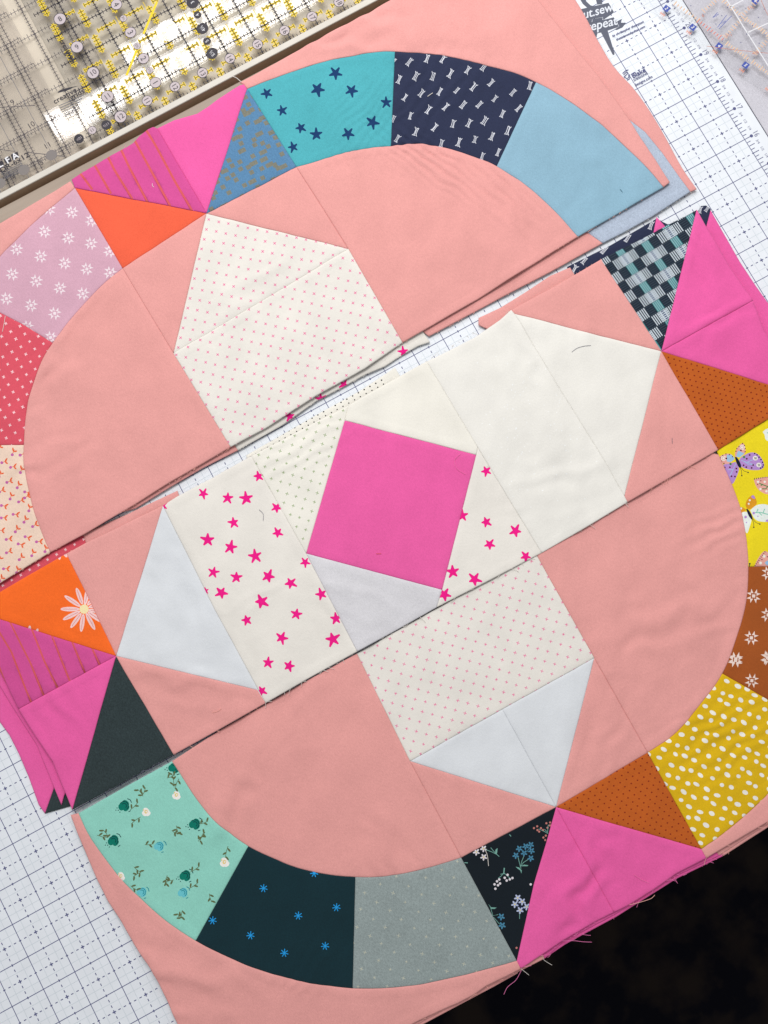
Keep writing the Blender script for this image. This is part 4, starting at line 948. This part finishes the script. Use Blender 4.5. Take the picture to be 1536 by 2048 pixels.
for x, y in zL([(555, 517), (985, 628), (760, 678), (255, 707), (478, 795), (918, 856), (678, 898), (853, 428)]):
    for k in range(7):
        a = 2 * math.pi * k / 7 + .3; pr.append((ribbon([(x + 1 * math.cos(a), y + 1 * math.sin(a)), (x + 8.2 * math.cos(a), y + 8.2 * math.sin(a))], 1.7), M_ASTER))
    pr.append((ell(x, y, 1.8, 1.8, 0, 7), M_ASTER))
patch(B1, 'dark_teal_patch', upto(BOUT, (392.5, 1880), (705.6, 1975)) + upto(BIN, (711, 1753), (497, 1692)), M_DTEAL, pr, sp=6, label='dark teal patch with bright blue asterisks')
pr = []
for x, y in lattice((690, 1700, 1040, 1990), zL([(1245, 495)])[0], (24.7, 17.6), (32.2, -16.2)):
    for s_ in cross(x + random.uniform(-1.5, 1.5), y + random.uniform(-1.5, 1.5), random.uniform(2.6, 4.2), 1.0, .25 + random.uniform(-.2, .2)): pr.append((s_, M_FLECK))
patch(B1, 'grey_woven_patch', upto(BOUT, (705.6, 1975), (1033, 1920)) + upto(BIN, (922, 1714), (711, 1753)), M_GREY, pr, label='grey woven patch with cream flecks')
pr = []
def fl5(x, y, r, m1, mc=None):
    for k in range(5):
        a = 2 * math.pi * k / 5 + .4; pr.append((ell(x + r * .6 * math.cos(a), y + r * .6 * math.sin(a), r * .5, r * .27, a, 7), m1))
    if mc: pr.append((ell(x, y, r * .24, r * .24, 0, 6), mc))
def zq_(x, y): return zQ([(x, y)])[0]
def stem(l, m1=None, w=1.1): pr.append((ribbon([zq_(*p) for p in l], w), m1 or M_BF_LEAF))
stem([(905, 490), (935, 610), (945, 640)]); stem([(985, 470), (955, 540), (938, 610)]); stem([(1040, 520), (975, 560), (945, 610)]); stem([(1075, 340), (1020, 420)], M_BF_BLUE)
for x, y in ((920, 375), (1005, 345), (1075, 325), (1085, 405), (985, 435), (875, 465), (1075, 505)): fl5(*zq_(x, y), 6.4, M_BF_BLUE)
pr.append((zQ([(872, 615), (920, 625), (955, 665), (950, 708), (935, 665), (900, 640)]), M_BF_LEAF)); pr.append((zQ([(945, 608), (985, 588), (1045, 598), (1030, 610), (980, 608)]), M_BF_LEAF))
stem([(722, 630), (715, 700)], w=2.2); stem([(715, 695), (680, 740), (640, 770)]); stem([(720, 700), (760, 735), (800, 770)]); stem([(670, 715), (730, 705)])
for x, y in ((765, 722), (830, 765), (795, 782), (753, 798), (727, 762), (655, 785), (625, 810), (592, 850), (638, 862), (665, 838), (603, 908), (1075, 853)): pr.append((ell(*zq_(x, y), 2.5, 2.5, 0, 9), M_BF_WHITE))
stem([(925, 1210), (925, 1310)]); stem([(905, 1090), (920, 1180)], M_BF_INK, 1.6); stem([(960, 1100), (935, 1180)], M_BF_INK, 1.6); stem([(1010, 1150), (950, 1200)], M_BF_INK, 1.6)
for x, y in ((900, 1030), (862, 1115), (960, 1080), (1020, 1150), (932, 1195)): fl5(*zq_(x, y), 7.0, M_BF_LAV, M_BF_YEL)
for x, y in ((350, 420), (445, 375), (448, 488)): fl5(*zq_(x, y), 6.6, M_BF_WHITE, M_BF_YEL)
stem([(480, 390), (560, 420), (620, 450), (655, 480)]); stem([(540, 360), (600, 430)]); pr.append((zQ([(600, 440), (605, 390), (632, 365), (628, 420), (620, 450)]), M_BF_LEAF)); stem([(190, 560), (235, 562)], w=1.6); stem([(790, 185), (812, 210)], w=1.4)
pr.append((zQ([(510, 1110), (545, 1155), (620, 1158), (590, 1178), (545, 1175)]), M_BF_LEAF)); stem([(540, 1160), (570, 1270), (640, 1250)]); stem([(580, 1290), (660, 1380)])
for x, y in ((680, 1280), (692, 1395)): fl5(*zq_(x, y), 7, M_BF_BLUE)
for x, y in ((1118, 103), (1162, 80), (1165, 130), (1212, 105), (1188, 150), (1240, 130), (1285, 40), (1335, 30), (1330, 70), (1300, 100), (1245, 230), (1270, 265), (1278, 205), (1345, 70), (885, 1695)): pr.append((ell(*zq_(x, y), 2.2, 2.2, 0, 8), M_BF_CORAL))
stem([(1180, 115), (1260, 150), (1310, 180)]); stem([(1310, 60), (1300, 170)]); stem([(1260, 120), (1300, 160)])
patch(B1, 'black_floral_patch', [K3, (922, 1714), (1033, 1920), (1067, 1769), (1092, 1686)], M_BLACK, pr, label='black patch with small blue and white flower sprigs')
patch(B1, 'pink_patch', [K3, (1092, 1686), (1067, 1769), (1033, 1920), (1041, 1936), (1083, 1908), (1127, 1878), (1195.5, 1840), (1227, 1824)], M_PINK, sp=6, lift=.012, label='plain pink patch')
patch(B1, 'pink_patch', [K3, (1227, 1824), (1258, 1809), (1307, 1778), (1349, 1748), (1411, 1715), (1401, 1697)], M_PINK, sp=6, lift=.006, label='plain pink patch')
patch(B1, 'brown_dot_patch', [K3, (1401, 1697), (1294.5, 1505)], M_BROWN, browndots((1100, 1500, 1410, 1700), zN([(103, 1085)])[0], (9.4, 8.0), (12.6, -6.4)), label='amber brown patch with dark pin dots')
pr = []
for x, y in lattice((1290, 1330, 1680, 1710), (1300, 1510), (20.5, 8.2), (-7.5, 20)):
    pr.append((ell(x + random.uniform(-4, 4), y + random.uniform(-4, 4), random.uniform(4.6, 7.2), random.uniform(3.5, 4.6), .5 + random.uniform(-.25, .25), 11), M_DOT))
patch(B1, 'mustard_dot_patch', upto(ROUT, (1401, 1697), (1655, 1440))[:] + [(1536, 1400)] + upto(RIN, (1443, 1347), (1294.5, 1505)), M_YELLOW, pr, sp=5, label='mustard patch with white oval dots')
_q = upto(ROUT, (1401, 1697), (1655, 1440))[-1]
pr = []
for x, y in zm(1300, 820, 236 / 967, [(843, 1525), (823, 1867), (965, 1340), (960, 1680), (695, 2040), (955, 2030), (1090, 1560), (1080, 1880)]) + zN([(1300, 72), (1535, 60), (1415, 215), (1640, 200), (1600, -120)]):
    pr += [(s_, M_RUSTINK) for s_ in sawstar(x, y, 14.2, math.radians(4))]
_ro2 = upto(ROUT, _q, (1657, 1140))
patch(B1, 'rust_star_patch', _ro2 + [(1536, 1133), (1495, 1133.7)] + upto(RIN, (1495, 1133.7), (1443, 1347))[1:] + [(1536, 1400)], M_RUST, pr, label='rust brown patch with pale sawtooth stars')
pr = []
def ob_(pts, mt, sub=4): pr.append((zO(spline(pts + [pts[0]], sub)[:-1]), mt))
def dots_(pts, r, mt): [pr.append((ell(*zO([p])[0], r, r, 0, 8), mt)) for p in pts]
# violet butterfly
ob_([(250, 480), (250, 420), (285, 350), (345, 300), (375, 340), (380, 420), (330, 465)], M_BLUSH); ob_([(262, 470), (290, 400), (340, 420), (365, 430), (310, 480)], M_ICE)
ob_([(245, 490), (190, 440), (130, 440), (55, 470), (70, 530), (110, 570), (180, 560)], M_BLUSH); ob_([(140, 450), (200, 450), (240, 500), (190, 540), (140, 530)], M_ICE)
for c in ((340, 355), (100, 495)): pr.append((ell(*zO([c])[0], 5.2, 5.2, 0, 12), M_DOT)); pr.append((ell(*zO([c])[0], 3.8, 3.8, 0, 12), M_BLUSH)); pr.append((ell(*zO([c])[0], 2.4, 2.4, 0, 10), M_DOT))
ob_([(300, 520), (330, 480), (430, 425), (520, 430), (590, 500), (620, 590), (570, 640), (440, 640), (330, 600)], M_VIOLET)
ob_([(255, 540), (170, 565), (80, 590), (130, 720), (205, 825), (270, 720), (298, 620)], M_VIOLET)
for l in ([(330, 520), (400, 545), (500, 500)], [(400, 545), (500, 580)], [(260, 560), (220, 640), (180, 720)], [(220, 640), (160, 640)], [(360, 530), (430, 580), (470, 570)]): pr.append((ribbon(zO(l), 1.2), M_ICE))
for c in ((508, 492), (552, 580)): pr.append((ell(*zO([c])[0], 5.2, 4.6, .3, 12), M_DOT)); [pr.append((ribbon(zO([(c[0] - 12 + k * 12, c[1] - 14), (c[0] - 6 + k * 10, c[1] + 16)]), .9), M_INK)) for k in range(3)]
dots_([(435, 452), (398, 500), (480, 580), (358, 583), (392, 607), (460, 617), (180, 610), (265, 625), (268, 668), (200, 725), (245, 728), (115, 612), (325, 392), (135, 497)], 1.9, M_PLUM); dots_([(365, 478), (188, 568)], 2.5, M_GREENP)
dots_([(500, 432), (530, 450), (555, 480), (580, 510), (600, 545), (610, 580), (600, 605), (575, 620)], 1.6, M_INK); dots_([(260, 405), (272, 370), (300, 345), (345, 305), (370, 330), (378, 370), (378, 410), (90, 460), (130, 440), (175, 448), (215, 475), (75, 530), (60, 490), (105, 560)], 1.3, M_PLUM)
ob_([(245, 480), (270, 480), (310, 540), (328, 600), (305, 615), (270, 560)], M_INK)
for l in ([(315, 610), (332, 660), (335, 715)], [(322, 608), (360, 655), (415, 675)]): pr.append((ribbon(zO(l), .9), M_INK))
dots_([(335, 716), (415, 676)], 1.5, M_INK)
# white butterfly
ob_([(400, 1140), (380, 1080), (420, 1000), (480, 965), (512, 1010), (520, 1080), (450, 1140)], M_OCHRE); ob_([(390, 1150), (340, 1120), (290, 1130), (330, 1200)], M_OCHRE); ob_([(450, 985), (480, 965), (505, 1005), (480, 1010)], M_VIOLET)
ob_([(440, 1160), (510, 1100), (600, 1080), (680, 1100), (760, 1180), (700, 1290), (590, 1305), (500, 1270)], M_MINTW); ob_([(400, 1180), (340, 1185), (320, 1260), (390, 1450), (430, 1370), (455, 1260)], M_MINTW)
for l in ([(490, 1190), (570, 1185), (680, 1215)], [(540, 1140), (520, 1190)], [(555, 1190), (590, 1225)], [(625, 1140), (605, 1190)]): pr.append((ribbon(zO(l), 1.7), M_JADE))
dots_([(435, 1030), (422, 1076), (325, 1135)], 2.1, M_DOT); dots_([(485, 1195), (380, 1245)], 2.7, M_VIOLET); dots_([(538, 1235), (392, 1315)], 1.4, M_VIOLET); ob_([(630, 1300), (660, 1275), (720, 1285), (700, 1310)], M_VIOLET)
ob_([(388, 1145), (410, 1145), (455, 1210), (472, 1265), (455, 1275), (415, 1220)], M_INK)
for l in ([(465, 1270), (482, 1320), (485, 1375)], [(472, 1268), (510, 1315), (562, 1335)]): pr.append((ribbon(zO(l), .9), M_INK))
dots_([(485, 1377), (563, 1336)], 1.5, M_INK)
# wings at the edge
ob_([(488, 770), (560, 745), (700, 735), (800, 800), (760, 920), (660, 955), (560, 910), (510, 840)], M_BLUSH)
for k in range(9): pr.append((ribbon(zO([(495 + k * 24, 768 - k * 4), (498 + k * 24, 745 - k * 2)]), 1.3), M_INK))
for l in ([(555, 815), (620, 840), (665, 855), (700, 820)], [(590, 885), (640, 885), (665, 855)], [(575, 845), (600, 825)]): pr.append((ribbon(zO(l), 1.9), M_GREENP))
dots_([(540, 795), (625, 795), (570, 888), (648, 915)], 2.4, M_DOT); dots_([(575, 782), (535, 828)], 1.2, M_PLUM)
ob_([(490, 1880), (530, 1790), (620, 1680), (700, 1730), (760, 1880)], M_BLUSH)
for k in range(9): pr.append((ribbon(zO([(492 + k * 16, 1860 - k * 22), (510 + k * 16, 1868 - k * 22)]), 1.3), M_INK))
dots_([(620, 1745), (572, 1832)], 3.0, M_DOT); dots_([(590, 1787), (665, 1752)], 1.3, M_PLUM); ob_([(625, 1830), (660, 1800), (700, 1820), (660, 1860)], M_ICE)
ob_([(600, 160), (640, 125), (720, 110), (760, 200), (680, 270), (635, 250), (625, 200)], M_MINTW); pr.append((ribbon(zO([(655, 165), (700, 190)]), 1.6), M_JADE)); pr.append((ribbon(zO([(432, 1840), (425, 1890)]), 1.4), M_INK)); dots_([(432, 1842)], 1.8, M_INK)
patch(B1, 'butterfly_print_patch', upto(ROUT, (1657, 1140), (1583, 828)) + [(1575, 816), (1536, 836), (1429, 896)] + upto(RIN, (1436, 910), (1495, 1133.7)) + [(1536, 1133)], M_LEMON, pr, label='lemon yellow patch with violet and white butterflies')
patch(B1, 'peach_patch', [(1294.5, 1505)] + RIN[1:] + [(1420, 905), (1340, 950), (1250, 1001), (1160, 1055), (1070, 1106), (1188, 1316)], M_PEACH, sp=6, lift=.006, label='peach half round piece')
patch(B1, 'peach_patch', BIN + [(820, 1522), (714, 1307), (620, 1358), (530, 1409), (440, 1460)], M_PEACH, lift=.006, label='peach half round piece')
patch(B1, 'peach_patch', [K3, (922, 1714), (820, 1522)], M_PEACH)
patch(B1, 'peach_patch', [K3, (1294.5, 1505), (1188, 1316)], M_PEACH)
pr = crosses((700, 1090, 1200, 1540), zK([(1360, 967)])[0], (19.8, 5.6), (-5.8, 19.6), 3.3, 1.15, .28, M_CROSSINK)
patch(B1, 'cross_print_patch', [(714, 1307), (820, 1522), (1004, 1418), (1188, 1316), (1070, 1106), (980, 1157), (880, 1213), (800, 1258)], M_CREAM, pr, lift=.008, label='cream patch with tiny pink crosses')
patch(B1, 'cool_white_patch', [K3, (820, 1522), (1004, 1418)], M_COOL, label='plain cool white triangle')
patch(B1, 'cool_white_patch', [K3, (1004, 1418), (1188, 1316)], M_COOL, label='plain cool white triangle')

# ------------------------------------------------------------------ frayed raw edges
T_WHITE = fabric('thread_white', (234, 228, 220)); T_PEACH = fabric('thread_peach', (244, 184, 170)); T_PINK = fabric('thread_pink', (240, 130, 186)); T_GREY = fabric('thread_grey', (112, 112, 128)); T_RED = fabric('thread_orange', (222, 96, 60))
def fray(L, lines, side):
    mb = MB()
    for pts, mt, dens in lines:
        for i in range(len(pts) - 1):
            a = np.array(pts[i]); b = np.array(pts[i + 1]); d = np.linalg.norm(b - a); t = (b - a) / d; nrm = np.array([-t[1], t[0]]) * side
            for k in range(int(d / 65 * dens * .55)):
                p = a + (b - a) * random.random(); ln = random.choice((4, 5, 6, 8, 11, 16)) * random.uniform(.6, 1.2); dr = t * random.uniform(-1, 1) * 1.5 + nrm * random.uniform(.1, .8); dr /= np.linalg.norm(dr); cv = random.uniform(-.35, .35)
                P = []
                for s_ in range(5):
                    f = s_ / 4; q = p - nrm * 1.5 + dr * ln * f + np.array([-dr[1], dr[0]]) * cv * ln * f * f
                    x, y = at(q[0], q[1], L.z); P.append((x, y, L.h(x, y) - .012 - .04 * f * f))
                mb.tube(P, .0055, mt, 4)
    mb.build('frayed_threads', L.root, stuff=True)
fray(T1, [([(1326, 376), (1155, 475), (805, 686)], T_PEACH, 7), ([(805, 686), (632, 793), (462, 895)], T_WHITE, 9), ([(462, 895), (271, 1009), (102, 1105), (0, 1168)], T_PEACH, 8), ([(316, 260), (237, 305), (150, 356)], T_PINK, 7)], 1)
fray(T2, [([(1393, 379), (1304, 434), (1205, 487)], T_WHITE, 7), ([(1100, 545), (858, 673)], T_PEACH, 5), ([(803, 711), (632, 803), (476, 901)], T_WHITE, 8)], 1)
fray(M1, [([(1436, 900), (1254, 1005)], T_PEACH, 10), ([(1254, 1005), (1083, 1106), (873, 1215), (714, 1303), (531, 1406)], T_WHITE, 11), ([(531, 1406), (348, 1509)], T_PEACH, 7), ([(348, 1509), (146, 1619)], T_GREY, 7)], -1)
fray(M1, [([(135, 1108), (250, 1049), (327, 1012)], T_PEACH, 8), ([(327, 1012), (503, 913), (697, 812), (853, 724), (1022, 621)], T_WHITE, 9), ([(1022, 621), (1201, 521)], T_PEACH, 8), ([(1201, 521), (1392, 422)], T_GREY, 8)], 1)
fray(B1, [([(1041, 1936), (1227, 1824), (1411, 1715)], T_PINK, 7), ([(1411, 1715), (1536, 1641)], T_PEACH, 9), ([(1041, 1936), (949, 1987), (840, 2039)], T_PEACH, 5)], 1)
fray(B2, [([(1089, 1917), (1230, 1829), (1438, 1711)], T_PINK, 5), ([(1438, 1711), (1536, 1648)], T_PEACH, 12)], 1)

# ------------------------------------------------------------------ loose threads lying about
def thread(px, mt, label, L, r=.006, dz=.012, grp='loose threads on the fabric'):
    P = []
    for x, y in spline(px, 5):
        u, v = at(x, y, L.z); P.append((u, v, L.h(u, v) + dz + r))
    mb = MB(); mb.tube(P, r, mt, 5); o = mb.build('loose_thread', smooth=True); o['label'] = label; o['category'] = 'thread'; o['group'] = grp
thread(zH([(540, 312), (570, 290), (610, 278), (652, 273)]), T_GREY, 'curved dark grey thread on the large white triangle', M1)
thread(zH([(1130, 820), (1131, 852)]), T_GREY, 'short straight grey thread on the peach patch beside brown dots', M1)
thread(zK([(588, 207), (612, 232), (612, 272)]), T_GREY, 'curved grey thread near the top of the long pink star strip', M1)
thread(zG([(1300, 915), (1268, 950), (1280, 1000), (1332, 1035)]), T_PINK, 'looped pale pink thread on the hot pink centre square', M1)
thread(zK([(1278, 467), (1308, 467)]), T_RED, 'tiny orange thread on the hot pink centre square', M1)
thread(zI([(1258, 1137), (1290, 1128), (1310, 1115)]), T_PEACH, 'short peach thread on the lower left peach triangle', M1, .007)
thread(zB_([(1108, 582), (1138, 562)]), T_WHITE, 'short white thread scrap on the navy bow-tie patch', T1, .010)
thread(zC1([(685, 1090), (700, 1108)]), fabric('thread_teal', (40, 100, 120)), 'tiny dark teal lint on the light blue patch', T1)
thread(zA([(905, 1092), (905, 1105), (914, 1115)]), T_WHITE, 'tiny white lint curl on the striped magenta patch', T1, .008)
thread(zE([(20, 960), (30, 915), (38, 868)]), T_WHITE, 'straight pale thread on the coral cross patch', T1, .008)
thread(zm(360, 0, 200 / 1536, [(820, 1210), (880, 1235), (955, 1295)]), T_WHITE, 'pale thread end at the tip beside the tray rim', T1, .010)
thread(zM([(465, 415), (490, 470), (500, 550)]), T_WHITE, 'curved pale thread on the black floral patch', B1, .009)
thread(zm(1000, 1640, 536 / 1536, [(765, 310), (800, 335), (850, 358)]), T_PINK, 'pale pink thread on the right bottom pink triangle', B1, .006)
thread(zM([(1030, 1098), (1120, 1098), (1190, 1108), (1255, 1112)]), T_PINK, 'long pink thread sticking out over the dark rug', B1, .006, -.02)
thread(zm(1000, 1640, 536 / 1536, [(740, 485), (800, 470), (860, 450), (885, 428)]), T_PEACH, 'peach thread hanging off the pink edge above the dark rug', B1, .007, -.02)
thread(zM([(740, 1315), (700, 1385), (640, 1435), (612, 1490)]), T_PINK, 'long dark pink thread hanging from the bottom pink point', B1, .006, -.03)
thread(zM([(735, 1300), (760, 1320), (795, 1348)]), T_WHITE, 'short white thread tuft at the bottom pink point', B1, .006, -.02)
thread(zM([(895, 1215), (910, 1245), (965, 1280)]), T_WHITE, 'white frayed thread at the peach tab over the rug', B2, .006, -.01)
